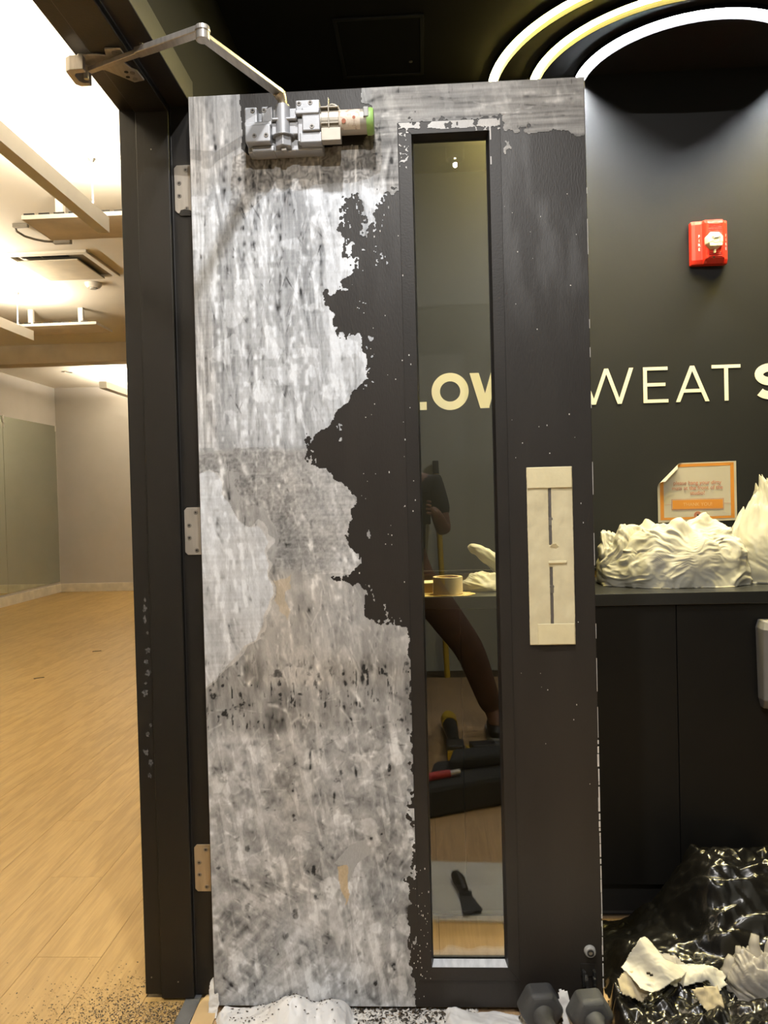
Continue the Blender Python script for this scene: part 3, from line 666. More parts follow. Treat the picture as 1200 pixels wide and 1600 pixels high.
# ================================================================== door closer
cl = thing('door_closer', (.24, -.05, 2.0), 'silver door closer with bent arm screwed to the top of the door', 'door closer')
def cx(c): return .1465 + (c - 50) / 3770.0
def cz(c): return 2.085 - (c - 130) / 3770.0 + 0
def cbox(b, x0, x1, y0_, y1_, d0, d1): return b.box((cx(x0), -d1, cz(y1_)), (cx(x1), -d0, cz(y0_)))
cb = B()
cbox(cb, 60, 700, 300, 478, .001, .040)         # back casting
cbox(cb, 60, 690, 140, 300, .001, .036)
cbox(cb, 55, 160, 130, 268, .02, .060)          # left mounting ear
cbox(cb, 195, 290, 122, 268, .02, .056)
cbox(cb, 55, 285, 262, 300, .02, .066)
cbox(cb, 62, 275, 292, 440, .02, .070)
cbox(cb, 100, 290, 440, 488, .005, .050)
cbox(cb, 285, 500, 140, 236, .02, .052)
cbox(cb, 285, 500, 236, 258, .02, .066)         # long rib
cbox(cb, 275, 520, 258, 368, .02, .056)
cbox(cb, 490, 692, 95, 210, .015, .062)         # right block
cbox(cb, 545, 695, 170, 366, .02, .070)
cbox(cb, 500, 545, 236, 440, .02, .060)
cbox(cb, 520, 705, 366, 455, .01, .064)
cbox(cb, 490, 692, 196, 232, .02, .074)
body = cb.build('body', m_cast, cl, bevel=.0028, seg=3)
xp = cx(375)
B().tube([(xp, -.052, cz(120)), (xp, -.052, cz(368))], .0165, 24).build('pinion_housing', m_cast, body, smooth=.6)
nut = B(); hexp = [(xp + .020 * math.cos(a), -.046 + .020 * math.sin(a)) for a in [math.pi / 6 + i * math.pi / 3 for i in range(6)]]
nut.prism(hexp, 2, cz(462), cz(372)); nut.tube([(xp, -.046, cz(378)), (xp, -.046, cz(366))], .026, 24)
nut.build('hex_nut', m_cast, body, bevel=.0015)
B().box((xp - .0065, -.053, cz(495)), (xp + .0065, -.040, cz(440))).build('pinion_stub', m_arm, body, bevel=.0015)
for (a, b_, d) in ((124, 160, .060), (218, 156, .056), (140, 386, .070), (240, 386, .070), (520, 124, .062), (615, 120, .062), (628, 332, .070)):
    t = B().tube([(cx(a), -d + .001, cz(b_)), (cx(a), -d - .0015, cz(b_))], [.0055, .0048], 16); t.build('screw', m_screw, body)
    B().box((cx(a) - .003, -d - .0018, cz(b_) - .0008), (cx(a) + .003, -d - .0012, cz(b_) + .0008)).box((cx(a) - .0008, -d - .0018, cz(b_) - .003), (cx(a) + .0008, -d - .0012, cz(b_) + .003)).build('screw', m_dark, body)
# spring tube, clip, cap, sticker
TZ, TY = cz(252) - .003, -.040
tz2 = TZ
B().tube([(cx(690), TY, TZ), (cx(1084), TY, tz2)], .0262, 32).build('spring_tube', m_castb, cl, smooth=.6)
sk = B(); nn = 16
for i in range(2):
    for j in range(nn + 1):
        q = math.radians(118 + 120 * j / nn); sk.v.append((cx(850 + 180 * i), TY + .0264 * math.cos(q), TZ + .0264 * math.sin(q)))
sk.f = [(j, j + 1, nn + 2 + j, nn + 1 + j) for j in range(nn)]
st_ = sk.build('sticker', M('printed_label_paper', (.72, .62, .50), (.45, .32, .24), 90, .5, thr=(.5, .62)), cl)
B().tube([(cx(895), TY - .0255, TZ - .008), (cx(895), TY - .0268, TZ - .0083)], .0048, 16).build('warning_dot', m_coral, st_)
B().tube([(cx(980), TY - .0240, TZ - .0008), (cx(980), TY - .0268, TZ - .001)], .0035, 12).build('warning_dot', m_coral, st_)
B().tube([(cx(1084), TY, TZ), (cx(1120), TY, TZ), (cx(1142), TY, TZ)], [.0285, .0290, .026], 32).build('end_cap', m_green, cl, smooth=.6)
B().box((cx(1060), TY - .0305, TZ - .002), (cx(1104), TY - .024, TZ + .020)).build('cap_tab', m_greypl, cl, bevel=.002)
cp = B().ring((cx(705), TY, TZ), (1, 0, 0), .0295, .0262, .0395, 32)
cp.box((cx(705), TY - .031, cz(455)), (cx(868), TY - .006, cz(350)))
cp.box((cx(700), TY - .0315, TZ + .021), (cx(852), TY - .012, TZ + .024)).box((cx(705), TY - .0315, TZ - .014), (cx(852), TY - .026, TZ - .0115)).box((cx(765), TY - .0322, TZ - .024), (cx(775), TY - .018, TZ + .043))
cp.build('clip', m_castb, cl, bevel=.001)
lp = B(); lp.tube([(cx(708), TY + .014, TZ + .018)] + [(cx(782) - .020 * math.cos(t), TY + .012, TZ + .022 + .026 * math.sin(t)) for t in [i * math.pi / 8 for i in range(9)]] + [(cx(856), TY + .014, TZ + .018)], .0028, 8)
lp.build('clip_loop', m_castb, cl, smooth=1)
# arms
def bar(b, p, q, w0, w1, h, n_=1):
    p, q = Vector(p), Vector(q); d = (q - p); dn = d.normalized(); s = dn.cross(Vector((0, 0, 1))).normalized(); u = s.cross(dn)
    v = [p + s * w0 + u * h, p - s * w0 + u * h, p - s * w0 - u * h, p + s * w0 - u * h, q + s * w1 + u * h, q - s * w1 + u * h, q - s * w1 - u * h, q + s * w1 - u * h]
    return b.add(v, [(0, 1, 2, 3), (7, 6, 5, 4), (0, 4, 5, 1), (1, 5, 6, 2), (2, 6, 7, 3), (3, 7, 4, 0)])
pin = Vector((xp, -.052, 2.112)); elb = Vector((.119, -.292, 2.112)); sho = Vector((-.153, -.183, 2.112))
ma = B(); bar(ma, pin + Vector((-.006, -.012, .0)), elb, .0125, .011, .0045); ma.tube([(elb.x, elb.y, 2.103), (elb.x, elb.y, 2.125)], .0135, 20)
ma.build('main_arm', m_arm, cl, bevel=.0015)
B().tube([(xp, -.052, 2.088), (xp, -.053, 2.100), (xp - .004, -.060, 2.110), (xp - .009, -.068, 2.1135)], [.0105, .0105, .0135, .012], 18).build('arm_neck', M('brass_worn_knuckle', (.52, .44, .32), (.42, .36, .27), 30, .35, .6), cl, smooth=1)
fa = B(); sl = elb.lerp(sho, .56)
bar(fa, elb + Vector((0, 0, .012)), sl + Vector((0, 0, .010)), .0115, .0105, .0065); fa.tube([(elb.x, elb.y, 2.1195), (elb.x, elb.y, 2.131)], [.0155, .0135], 20)
fs = fa.build('forearm_sleeve', m_arm, cl, bevel=.0018)
fr_ = B(); bar(fr_, elb.lerp(sho, .50) + Vector((0, 0, .009)), sho + Vector((0, 0, .006)), .0075, .006, .005); fr_.build('forearm_rod', m_arm, cl, bevel=.0012)
B().tube([sl + Vector((.012, -.006, .014)), sl + Vector((.012, -.006, .024))], .004, 12).build('adjusting_screw', m_metal, cl)
# shoe screwed under the head: plate with ears and a forked end
zs_ = 2.1325
ptsS = [(-.176, -.205), (-.160, -.222), (-.122, -.220), (-.105, -.214), (-.098, -.238), (-.066, -.236), (-.066, -.206), (-.078, -.190), (-.070, -.160), (-.062, -.150), (-.060, -.112), (-.084, -.106), (-.108, -.136), (-.128, -.160), (-.158, -.166), (-.176, -.178)]
shoe = B().prism(ptsS, 2, zs_ - .004, zs_).build('shoe', m_arm, cl, bevel=.001)
fk = B(); fk.prism([(-.226 + .05, 0)] * 0 + [(-.190, -.214), (-.178, -.222), (-.150, -.222), (-.150, -.208), (-.172, -.206), (-.178, -.198), (-.178, -.176), (-.172, -.168), (-.160, -.166), (-.160, -.154), (-.184, -.154), (-.192, -.164)], 2, 2.100, zs_ - .003)
fk.build('shoe_fork', m_arm, shoe, bevel=.001)
B().tube([(-.158, -.186, 2.098), (-.158, -.186, 2.126)], .0055, 14).build('pivot_pin', m_metal, shoe)
for (a, b_) in ((-.083, -.224), (-.074, -.146), (-.077, -.122)):
    B().tube([(a, b_, zs_ - .0038), (a, b_, zs_ - .0056)], .0055, 14).build('screw', m_screw, shoe)
for (a, b_) in ((-.086, -.150), (-.090, -.130)):
    B().tube([(a, b_, zs_ - .0039), (a, b_, zs_ - .0046)], .0045, 14).build('slot', m_dark, shoe)

# ================================================================== masked pull, stop, bumper
mp_ = thing('masked_door_pull', (.814, -.003, .857), 'cream masking paper strip taped over the pull slot on the black door', 'masking paper')
def strip_sheet(name, x0, x1, z0, z1, y, mat, seed, amp, parent, lean=0, hole=None):
    st = .0022; X, Z = np.meshgrid(np.arange(x0, x1 + st / 2, st), np.arange(z0, z1 + st / 2, st), indexing='ij')
    Yv = y - amp * (crease(X, Z * .6, seed, 24, 3)) - amp * .6 * fbm(X * 40, Z * 22, seed + 3, 3)
    Xs = X + lean * (Z - z1) + .0008 * (fbm(X * 0 + 3, Z * 90, seed + 5, 3) - .5)
    keep = None
    if hole is not None:
        m = ~hole(X, Z); keep = m[:-1, :-1] & m[1:, :-1] & m[:-1, 1:] & m[1:, 1:]
    v, q, _ = grid_mesh(np.stack([Xs, Yv, Z], -1), keep)
    o = link(name, np_mesh(name, v, q), mat, parent, 0, 4); md = o.modifiers.new('solidify', 'SOLIDIFY'); md.thickness = .0004; return o
slit = lambda X, Z: (np.abs(X - .8155) < .0022) & (Z > .903) & (Z < 1.218) & ~((np.abs(Z - 1.06) < .026))
strip_sheet('paper', .763, .866, .857, 1.264, -.0030, m_kraft, 300, .0020, mp_, hole=slit)
B().box((.8125, -.0022, .905), (.8185, -.0006, 1.217)).build('pull_bar', M('grey_pull_metal', (.22, .20, .19), None, 30, .4, .6), mp_)
for zz in (.985, 1.14): B().box((.8120, -.0042, zz - .009), (.8195, -.0008, zz + .009)).box((.8105, -.0050, zz + .004), (.8205, -.0040, zz + .007)).build('pull_clip', m_screw, mp_)
strip_sheet('tape_piece', .764, .8645, 1.216, 1.2635, -.0062, m_tape, 310, .0012, mp_)
strip_sheet('tape_piece', .781, .8655, .8575, .905, -.0062, m_tape, 320, .0012, mp_)
strip_sheet('tape_piece', .8085, .850, 1.043, 1.049, -.0066, m_tape, 330, .0010, mp_)
sheet('torn_flap', m_tape, [(0, 0), (.012, .004), (.046, -.022), (.04, -.028), (.014, -.010), (-.002, -.008)], (.813, -.009, 1.088), (1, 0, -.1), (0, -.35, 1), .006, 335, .0016, mp_)
bp_ = thing('door_bumper', (.884, -.006, .147), 'round grey rubber bumper screwed low on the door edge', 'door bumper')
B().tube([(.884, -.0005, .147), (.884, -.008, .147), (.884, -.011, .147)], [.0135, .0128, .0105], 24).build('rim', m_greypl, bp_, smooth=.6)
B().ring((.884, -.0105, .147), (0, -1, 0), .0078, .0050, .0024, 24).build('rubber_ring', m_rubber2, bp_)
B().tube([(.884, -.0108, .147), (.884, -.0135, .147)], .0036, 12).build('screw', m_metal, bp_)
ks = thing('kick_down_stop', (.879, -.01, .05), 'black kick-down door stop under the round bumper', 'door stop')
B().box((.862, -.0035, .088), (.897, -.0002, .118)).build('bracket', m_black, ks, bevel=.001)
k1 = B().box((.864, -.016, .070), (.870, -.003, .106)).box((.889, -.016, .070), (.895, -.003, .106)); k1.build('bracket_cheek', m_tool, ks, bevel=.0015)
k2 = B(); k2.add([(.867, -.010, .098), (.876, -.012, .098), (.878, -.020, .060), (.873, -.020, .055)] + [(.867, -.014, .098), (.876, -.017, .098), (.878, -.025, .060), (.873, -.025, .055)], [(0, 1, 2, 3), (7, 6, 5, 4), (0, 4, 5, 1), (1, 5, 6, 2), (2, 6, 7, 3), (3, 7, 4, 0)])
k2.box((.874, -.026, .050), (.894, -.016, .064)).box((.887, -.024, .060), (.893, -.012, .094)); k2.build('lever', M('worn_black_steel', (.05, .05, .05), (.35, .34, .32), 60, .3, .7, thr=(.5, .66)), ks, bevel=.0015)
B().tube([(.870, -.004, .099), (.870, -.0065, .099)], .0035, 12).build('screw', m_screw, ks)
B().tube([(.886, -.021, .048), (.886, -.023, .026)], [.009, .011], 14).build('rubber_foot', m_rubber2, ks)

# ================================================================== neon rings and hatch on the lobby ceiling
def neon(name, xc, R, mat, lab, yc=WY):
    t = thing(name, (xc, yc - R, 2.585), lab, 'neon light', 'neon half rings on the black ceiling')
    N = 72; ang = [math.pi + math.pi * i / N for i in range(N + 1)]; W = .024; lip = .016
    def arc(r1, r2, z1, z2):
        v = []; 
        for a in ang:
            for (r, z) in ((r1, z1), (r2, z1), (r2, z2), (r1, z2)): v.append((xc + r * math.cos(a), min(yc - .001, yc + r * math.sin(a)), z))
        f = [(i * 4 + k, i * 4 + (k + 1) % 4, i * 4 + 4 + (k + 1) % 4, i * 4 + 4 + k) for i in range(N) for k in range(4)] + [(3, 2, 1, 0), (4 * N, 4 * N + 1, 4 * N + 2, 4 * N + 3)]
        return v, f
    v, f = arc(R - W / 2, R + W / 2, 2.584, 2.592); B().add(v, f).build('neon_strip', mat, t)
    b = B(); v, f = arc(R - W / 2 - .004, R - W / 2 - .001, 2.584 - lip, 2.5998); b.add(v, f)
    v, f = arc(R + W / 2 + .0005, R + W / 2 + .002, 2.5852, 2.5998); b.add(v, f); v, f = arc(R - W / 2 - .001, R + W / 2 + .001, 2.593, 2.5998); b.add(v, f)
    b.build('channel', m_channel, t)
neon('neon_ring_light', 1.385, .595, m_neon_y, 'outermost yellow neon half ring on the black ceiling')
neon('neon_ring_light', 1.39, .462, m_neon_y, 'inner yellow neon half ring between the other yellow one and the white one')
neon('neon_ring_light', 1.428, .350, m_neon_w, 'white neon half ring on the black ceiling, smallest of three')
hp = thing('ceiling_hatch', (.43, .65, 2.598), 'square black access hatch in the black ceiling', 'access hatch')
hb = B()
for lo, hi in (((.296, .485), (.562, .497)), ((.296, .80), (.562, .812)), ((.296, .497), (.308, .80)), ((.550, .497), (.562, .80))): hb.box((*lo, 2.594), (*hi, 2.5999))
hb.build('hatch_frame', M('black_hatch_paint', (.02, .02, .02), None, 9, .4), hp, bevel=.001)
B().box((.310, .499, 2.5965), (.548, .798, 2.5999)).build('hatch_door', m_ceilblack, hp)
B().tube([(.52, .73, 2.597), (.52, .73, 2.594)], .006, 12).build('latch', m_screw, hp)

# ================================================================== wall lettering
wl = thing('wall_lettering', (1.1, WY - .003, 1.5), 'cream vinyl letters along the black back wall', 'lettering')
BL, CH = 1.500, .1195
def strokes(name, segs, wd, z0=BL, polys=()):
    b = B(); nk = 0
    for (x1, z1), (x2, z2) in segs:
        d = Vector((x2 - x1, z2 - z1)); L_ = d.length; d /= L_; nx, nz = -d.y * wd / 2, d.x * wd / 2
        b.prism([(x1 + nx, z1 + nz), (x2 + nx, z2 + nz), (x2 - nx, z2 - nz), (x1 - nx, z1 - nz)], 1, WY - .0022 - .00003 * (nk % 7), WY - .0002); nk += 1
    for k, p in enumerate(polys): b.prism(p, 1, WY - .0022 - .0001 * k, WY - .0002)
    return b.build('letter', m_letter, wl)
def diag(xb, zb, xt, zt, wh):   # slanted stroke with horizontal ends
    return [(xb - wh / 2, zb), (xb + wh / 2, zb), (xt + wh / 2, zt), (xt - wh / 2, zt)]
T_ = BL + CH
strokes('L', [], .03, polys=[[(.472, BL), (.503, BL), (.503, T_), (.472, T_)], [(.503, BL), (.545, BL), (.545, BL + .027), (.503, BL + .027)]])
ob = B(); ob.ring((.6255, WY - .0002, BL + CH / 2), (0, -1, 0), .0628, .0345, .002, 48); ob.build('letter', m_letter, wl)
strokes('W', [], 0, polys=[diag(.742, BL, .708, T_, .031), diag(.742, BL, .778, T_, .027), diag(.812, BL, .778, T_, .027), diag(.812, BL, .848, T_, .031)])
th = .0125
def ribbonS(xc, wd):
    """an S as one smooth ribbon along its spine"""
    hw, q1 = CH * .30, CH * .25; ro = (CH - wd) / 4; pts = []
    for i in range(21): a = math.radians(30 + 240 * i / 20); pts.append((xc + hw * math.cos(a), BL + CH - wd / 2 - ro + ro * math.sin(a)))
    for i in range(1, 21): a = math.radians(90 - 240 * i / 20); pts.append((xc + hw * 1.06 * math.cos(a), BL + wd / 2 + ro + ro * math.sin(a)))
    v = []; n_ = len(pts)
    for i, (x, z) in enumerate(pts):
        xa, za = pts[max(0, i - 1)]; xb, zb = pts[min(n_ - 1, i + 1)]; l = math.hypot(xb - xa, zb - za); nx, nz = -(zb - za) / l * wd / 2, (xb - xa) / l * wd / 2
        for y in (WY - .0022, WY - .0002): v += [(x + nx, y, z + nz), (x - nx, y, z - nz)]
    f = []
    for i in range(n_ - 1): k = i * 4; f += [(k, k + 1, k + 5, k + 4), (k + 2, k + 6, k + 7, k + 3), (k, k + 4, k + 6, k + 2), (k + 1, k + 3, k + 7, k + 5)]
    f += [(0, 2, 3, 1), (4 * n_ - 4, 4 * n_ - 3, 4 * n_ - 1, 4 * n_ - 2)]
    B().add(v, f).build('letter', m_letter, wl)
ribbonS(1.015, th)
strokes('W', [], 0, polys=[diag(1.107, BL, 1.067, T_, .0135), diag(1.107, BL, 1.150, T_, .0128), diag(1.1925, BL, 1.150, T_, .0128), diag(1.1925, BL, 1.233, T_, .0135)])
strokes('E', [], 0, polys=[[(1.272, BL), (1.2845, BL), (1.2845, T_), (1.272, T_)]] + [[(1.2845, z), (xe, z), (xe, z + .011), (1.2845, z + .011)] for z, xe in ((BL, 1.354), (BL + .055, 1.345), (T_ - .011, 1.353))])
strokes('A', [], 0, polys=[diag(1.386, BL, 1.434, T_, .0135), diag(1.482, BL, 1.434, T_, .0135), [(1.404, BL + .031), (1.464, BL + .031), (1.460, BL + .042), (1.408, BL + .042)]])
strokes('T', [], 0, polys=[[(1.539, BL), (1.5515, BL), (1.5515, T_), (1.539, T_)], [(1.498, T_ - .011), (1.592, T_ - .011), (1.592, T_), (1.498, T_)]])
ribbonS(1.688, .027)

# ================================================================== fire alarm
fa_ = thing('fire_alarm', (1.484, WY - .03, 2.02), 'red fire alarm strobe with a clear lens high on the black wall', 'fire alarm')
ax0, ax1, az0, az1 = 1.430, 1.548, 1.948, 2.090
def fl_(t): return t
# cross-section in plan: shallow sides sloping to a raised middle
pl = [(ax0, WY - .002), (ax0, WY - .026), (ax0 + .012, WY - .030), (ax0 + .034, WY - .032), (ax0 + .040, WY - .048), (ax0 + .046, WY - .052), (ax1 - .024, WY - .052), (ax1 - .018, WY - .048), (ax1 - .014, WY - .034), (ax1 - .004, WY - .030), (ax1, WY - .026), (ax1, WY - .002)]
bb = B(); nP = len(pl); lev = [(az0, 1.0, .0), (az0 + .014, 1.0, 1.0), (az1 - .012, 1.0, 1.0), (az1, 1.0, .45)]; v = []
for z, s_, d in lev:
    for x, y in pl:
        dep = WY - y; raised = max(0, dep - .032); v.append((x, WY - (min(dep, .032) * (.82 + .18 * d) + raised * (.25 + .75 * d)), z))
f = [(i * nP + j, i * nP + (j + 1) % nP, (i + 1) * nP + (j + 1) % nP, (i + 1) * nP + j) for i in range(3) for j in range(nP)] + [tuple(range(nP - 1, -1, -1)), tuple(range(3 * nP, 4 * nP))]
ab = bb.add(v, f).build('body', m_red, fa_, bevel=.003, seg=3)
gx0, gx1 = ax0 + .049, ax1 - .027
for k in range(7): B().box((gx0, WY - .0545, az1 - .020 - k * .0058), (gx1, WY - .051, az1 - .0168 - k * .0058)).build('grille_slat', m_red, ab, bevel=.0006)
for k in range(3): B().box((gx0, WY - .0545, az0 + .018 + k * .0058), (gx1, WY - .051, az0 + .0212 + k * .0058)).build('grille_slat', m_red, ab, bevel=.0006)
ls = B(); 
for (sx_, dz, rr_, dd) in ((0, 0, 1, .016),):
    N = 8; P = []
    for r_, d in ((.031, .050), (.0305, .060), (.025, .072), (.012, .076)):
        for i in range(N): a = math.pi / 8 + 2 * math.pi * i / N; P.append((1.494 + r_ * math.cos(a), WY - d, 2.016 + r_ * .98 * math.sin(a)))
    ls.add(P, [(i * N + j, i * N + (j + 1) % N, (i + 1) * N + (j + 1) % N, (i + 1) * N + j) for i in range(3) for j in range(N)] + [tuple(range(3 * N, 4 * N))])
lens = ls.build('lens', m_lens, fa_, bevel=.002)
B().box((1.480, WY - .0764, 2.017), (1.488, WY - .0745, 2.025)).box((1.500, WY - .0764, 2.017), (1.508, WY - .0745, 2.025)).build('flash_tube', m_cablegrey, lens)
B().tube([(1.488, WY - .0768, 2.021), (1.500, WY - .0768, 2.021)], .0025, 10).build('flash_bar', m_white, lens)
B().box((1.474, WY - .0750, 1.994), (1.514, WY - .0725, 2.004)).build('reflector', m_lens, lens, bevel=.001)
B().box((1.4915, WY - .066, 1.975), (1.4960, WY - .052, 1.986)).build('lens_latch', m_redtxt, fa_)
B().tube([(1.494, WY - .0515, 1.964), (1.494, WY - .0538, 1.964)], .0032, 10).build('test_hole', m_dark, fa_)
for i, ch in enumerate('FIRE'):
    text('letter', ch, .0135, m_redtxt, (ax0 + .024, WY - .0328, 2.034 - i * .0142), ab)
    text('letter', ch, .0135, m_redtxt, (ax1 - .0075, WY - .0328, 2.034 - i * .0142), ab, sx=.55)

# ================================================================== poster
ps = thing('paper_notice', (1.443, WY - .004, 1.19), 'orange-bordered paper notice with a curled corner on the black wall', 'notice')
px0, px1, pz0, pz1 = 1.312, 1.573, 1.097, 1.296
st = .002; X, Z = np.meshgrid(np.arange(px0, px1 + .001, st), np.arange(pz0, pz1 + .001, st), indexing='ij')
Z0_ = Z.copy(); Z = Z + (X - px0) / (px1 - px0) * .003
cd2 = np.maximum(0, ((px0 + .052 - X) + (Z - (pz1 - .034))) / 1.414)          # past the fold line at the upper left corner
Yp = WY - .0022 - .0012 * fbm(X * 14, Z * 14, 400, 2)
R_ = .011; th_ = np.minimum(cd2 / R_, 2.9)
Xc = X + np.where(cd2 > 0, (cd2 - R_ * np.sin(th_)) / 1.414, 0); Zc = Z - np.where(cd2 > 0, (cd2 - R_ * np.sin(th_)) / 1.414, 0); Yc = Yp - np.where(cd2 > 0, R_ * (1 - np.cos(th_)), 0)
pv, pq, _ = grid_mesh(np.stack([Xc, Yc, Zc], -1))
po = link('sheet', np_mesh('sheet', pv, pq), m_paper, ps, 0, 4)
# printed border: same curved skin a hair in front
nrm_off = np.array([0, -.0004, 0])
def printed(name, x0, x1, z0, z1, mat, par=None):
    k = (X > x0) & (X < x1) & (Z0_ > z0) & (Z0_ < z1); kk = k[:-1, :-1] & k[1:, 1:] & k[1:, :-1] & k[:-1, 1:] & (cd2[:-1, :-1] < .016)
    v, q, _ = grid_mesh(np.stack([Xc, Yc - .0005, Zc], -1), kk); return link(name, np_mesh(name, v, q), mat, po, 0, 4)
b1, b2 = .007, .021
printed('border', px0 + b1, px0 + b2, pz0 + b1, pz1 - .004, m_orange); printed('border', px1 - b2, px1 - b1, pz0 + b1, pz1 - .004, m_orange)
printed('border', px0 + b2 - .004, px1 - b2 + .004, pz0 + b1, pz0 + .017, m_orange); printed('border', px0 + b2 - .004, px1 - b2 + .004, pz1 - .017, pz1 - .004, m_orange)
yb = WY - .0042
B().box((1.360, yb, 1.1415), (1.526, yb + .0006, 1.1715)).build('banner', m_orange, po)
bo = B()
for lo, hi in (((1.357, 1.1385), (1.529, 1.1397)), ((1.357, 1.1733), (1.529, 1.1745)), ((1.357, 1.1385), (1.3582, 1.1745)), ((1.5278, 1.1385), (1.529, 1.1745)), ((1.333, 1.1560), (1.357, 1.1568)), ((1.529, 1.1575), (1.552, 1.1583))): bo.box((lo[0], yb, lo[1]), (hi[0], yb + .0004, hi[1]))
bo.build('banner_outline', m_coral, po)
for i, s_ in enumerate(('please hang your dirty', 'mats at the front of the', 'studio!')):
    text('lettering', s_, .0192, m_coral, (1.443, yb, 1.2225 - i * .0172), po, sx=.92)
text('lettering', 'THANK YOU!', .0165, M('pale_orange_print', (.62, .38, .17), None, 20, .5), (1.443, yb - .0004, 1.1505), po, sx=.95)
em = B().ring((1.443, yb + .0006, 1.1195), (0, -1, 0), .0125, .0085, .0008, 28).ring((1.443, yb + .0006, 1.1195), (0, -1, 0), .0072, .0042, .0008, 24); em.build('emblem', m_coral, po)
B().tube([(1.443, yb + .0006, 1.1195), (1.443, yb - .0004, 1.1195)], .0030, 12).build('emblem_dot', m_dark, po)

# ================================================================== counter
CY = .412
ct = thing('counter_cabinet', (1.6, .64, 0), 'long black laminate counter cabinet along the black wall', 'counter')
B().box((.02, CY + .018, .09), (2.95, WY - .004, .885)).build('carcass', m_counter, ct)
for x0, x1 in ((.02, .62), (.622, 1.2215), (1.2235, 1.84), (1.842, 2.45), (2.452, 2.95)): B().box((x0, CY + .001, .098), (x1, CY + .0178, .884)).build('front_panel', m_counter, ct, bevel=.0008)
B().box((.02, CY + .028, 0.001), (2.95, CY + .045, .09)).build('toe_kick', m_dark, ct)
B().box((.02, CY + .0275, .002), (2.95, CY + .0279, .010)).build('kick_trim', M('grey_kick_trim', (.05, .05, .05), None, 9, .4), ct)
wt = tag(B().box((.02, CY - .012, .8862), (2.95, WY - .004, .9205)).build('worktop', m_countertop, bevel=.002), 'black worktop lying on the counter cabinet', 'worktop')
lg = thing('back_ledge', (1.6, .86, .92), 'low wooden ledge with black top at the back of the worktop', 'ledge')
B().box((.02, WY - .030, .9215), (2.95, WY - .004, .944)).build('rail', m_card, lg)
B().box((.02, WY - .036, .944), (2.95, WY - .004, .953)).build('cap_strip', m_countertop, lg, bevel=.001)
# dispenser hung on the counter front at the right
dp = thing('grey_dispenser', (1.475, CY - .04, .6), 'grey plastic dispenser on the counter front above the black bag', 'dispenser')
dpb = B(); lev = [(.598, .052, .030), (.625, .058, .055), (.82, .062, .07), (.842, .055, .06)]; v = []
for z, hw, d in lev:
    for (a, b_) in ((-1, 0), (-1, .75), (-.75, 1), (.75, 1), (1, .75), (1, 0)): v.append((1.4985 + a * hw, CY - .0002 - b_ * d, z))
f = [(i * 6 + j, i * 6 + (j + 1) % 6, (i + 1) * 6 + (j + 1) % 6, (i + 1) * 6 + j) for i in range(3) for j in range(6)] + [(5, 4, 3, 2, 1, 0), (18, 19, 20, 21, 22, 23)]
dpb.add(v, f).build('housing', M('dull_grey_plastic', (.20, .19, .18), (.24, .23, .22), 9, .45), dp, bevel=.003)
B().box((1.450, CY - .071, .628), (1.547, CY - .056, .636)).build('seam', m_tool, dp)

# ================================================================== things on the counter
def lump(name, mat, c, rx, ry, rz, seed, parent, fold, pw=.75, flat=.0, knot=None, tilt=0, n=(150, 110), tip=None):
    """a cloth or film bundle resting on z=c[2]: rounded body with radiating folds"""
    A_, P_ = np.meshgrid(np.linspace(0, 2 * np.pi, n[0]), np.linspace(0, np.pi / 2 * 1.16, n[1]), indexing='ij')
    ca, sa = np.cos(A_), np.sin(A_); sp_, cp_ = np.sin(P_), np.cos(P_)
    pr = np.sign(sp_) * np.abs(sp_) ** pw; pz = np.sign(cp_) * np.abs(cp_) ** pw
    lob = 1 + .16 * (fbm(ca * 1.3 + 5, sa * 1.3 + P_ * .8, seed, 3) - .5) * 2
    x, y, z = rx * pr * ca * lob, ry * pr * sa * lob, rz * pz * (1 + .34 * (fbm(ca * pr * 2.4 + 9, sa * pr * 2.4, seed + 2, 3) - .5) * 2)
    if knot is None: knot = (0, 0)
    dx, dz = x - knot[0], z - knot[1]; rad = np.hypot(dx, dz) + .004; ang = np.arctan2(dz, dx)
    wob = fbm(x * 9, z * 9, seed + 4, 3) * 9
    f1 = 1 - np.abs(2 * fbm(ang * 2.2 + wob * .6, rad * 6 + y * 6, seed + 6, 3) - 1); f2 = 1 - np.abs(2 * fbm(ang * 7 + wob, rad * 9, seed + 8, 3) - 1)
    H = fold * (f1 ** 1.8 * 1.0 + f2 ** 2.5 * .30 + .5 * crease(x, z, seed + 9, 14, 3) - .7) * np.clip(rad * 9, .25, 1)
    nx, ny, nz = x / rx ** 2, y / ry ** 2, z / rz ** 2; l = np.sqrt(nx ** 2 + ny ** 2 + nz ** 2) + 1e-9
    x, y, z = x + H * nx / l, y + H * ny / l, z + H * nz / l
    if tip is not None:   # pull the top into a point
        k = np.clip(z / rz, 0, 1.2) ** 2; x = x * (1 - tip[2] * k) + tip[0] * k; z = z + tip[1] * k; y = y * (1 - .5 * tip[2] * k)
    P = np.stack([x + c[0], y + c[1], np.maximum(z, 0) + c[2]], -1)
    v, q, _ = grid_mesh(P); return link(name, np_mesh(name, v, q), mat, parent, 0, 4)
lb = thing('laundry_bag', (1.27, .64, .9205), 'big bundle of crumpled white cloth on the black counter under the notice', 'laundry')
lump('bundle', m_cloth, (1.285, .615, .9215), .222, .135, .180, 500, lb, .012, .80, knot=(.02, .10), n=(260, 170))
lump('side_fold', m_cloth, (1.125, .650, .9215), .066, .075, .150, 520, lb, .012, .6, n=(120, 90))
lb2 = thing('laundry_bag', (1.60, .70, .9205), 'peaked pile of white cloth at the right end beside the big bundle', 'laundry')
lump('bundle', m_cloth, (1.60, .675, .9215), .150, .115, .225, 540, lb2, .006, .7, knot=(-.03, .02), tip=(-.03, .045, .55), n=(200, 150))
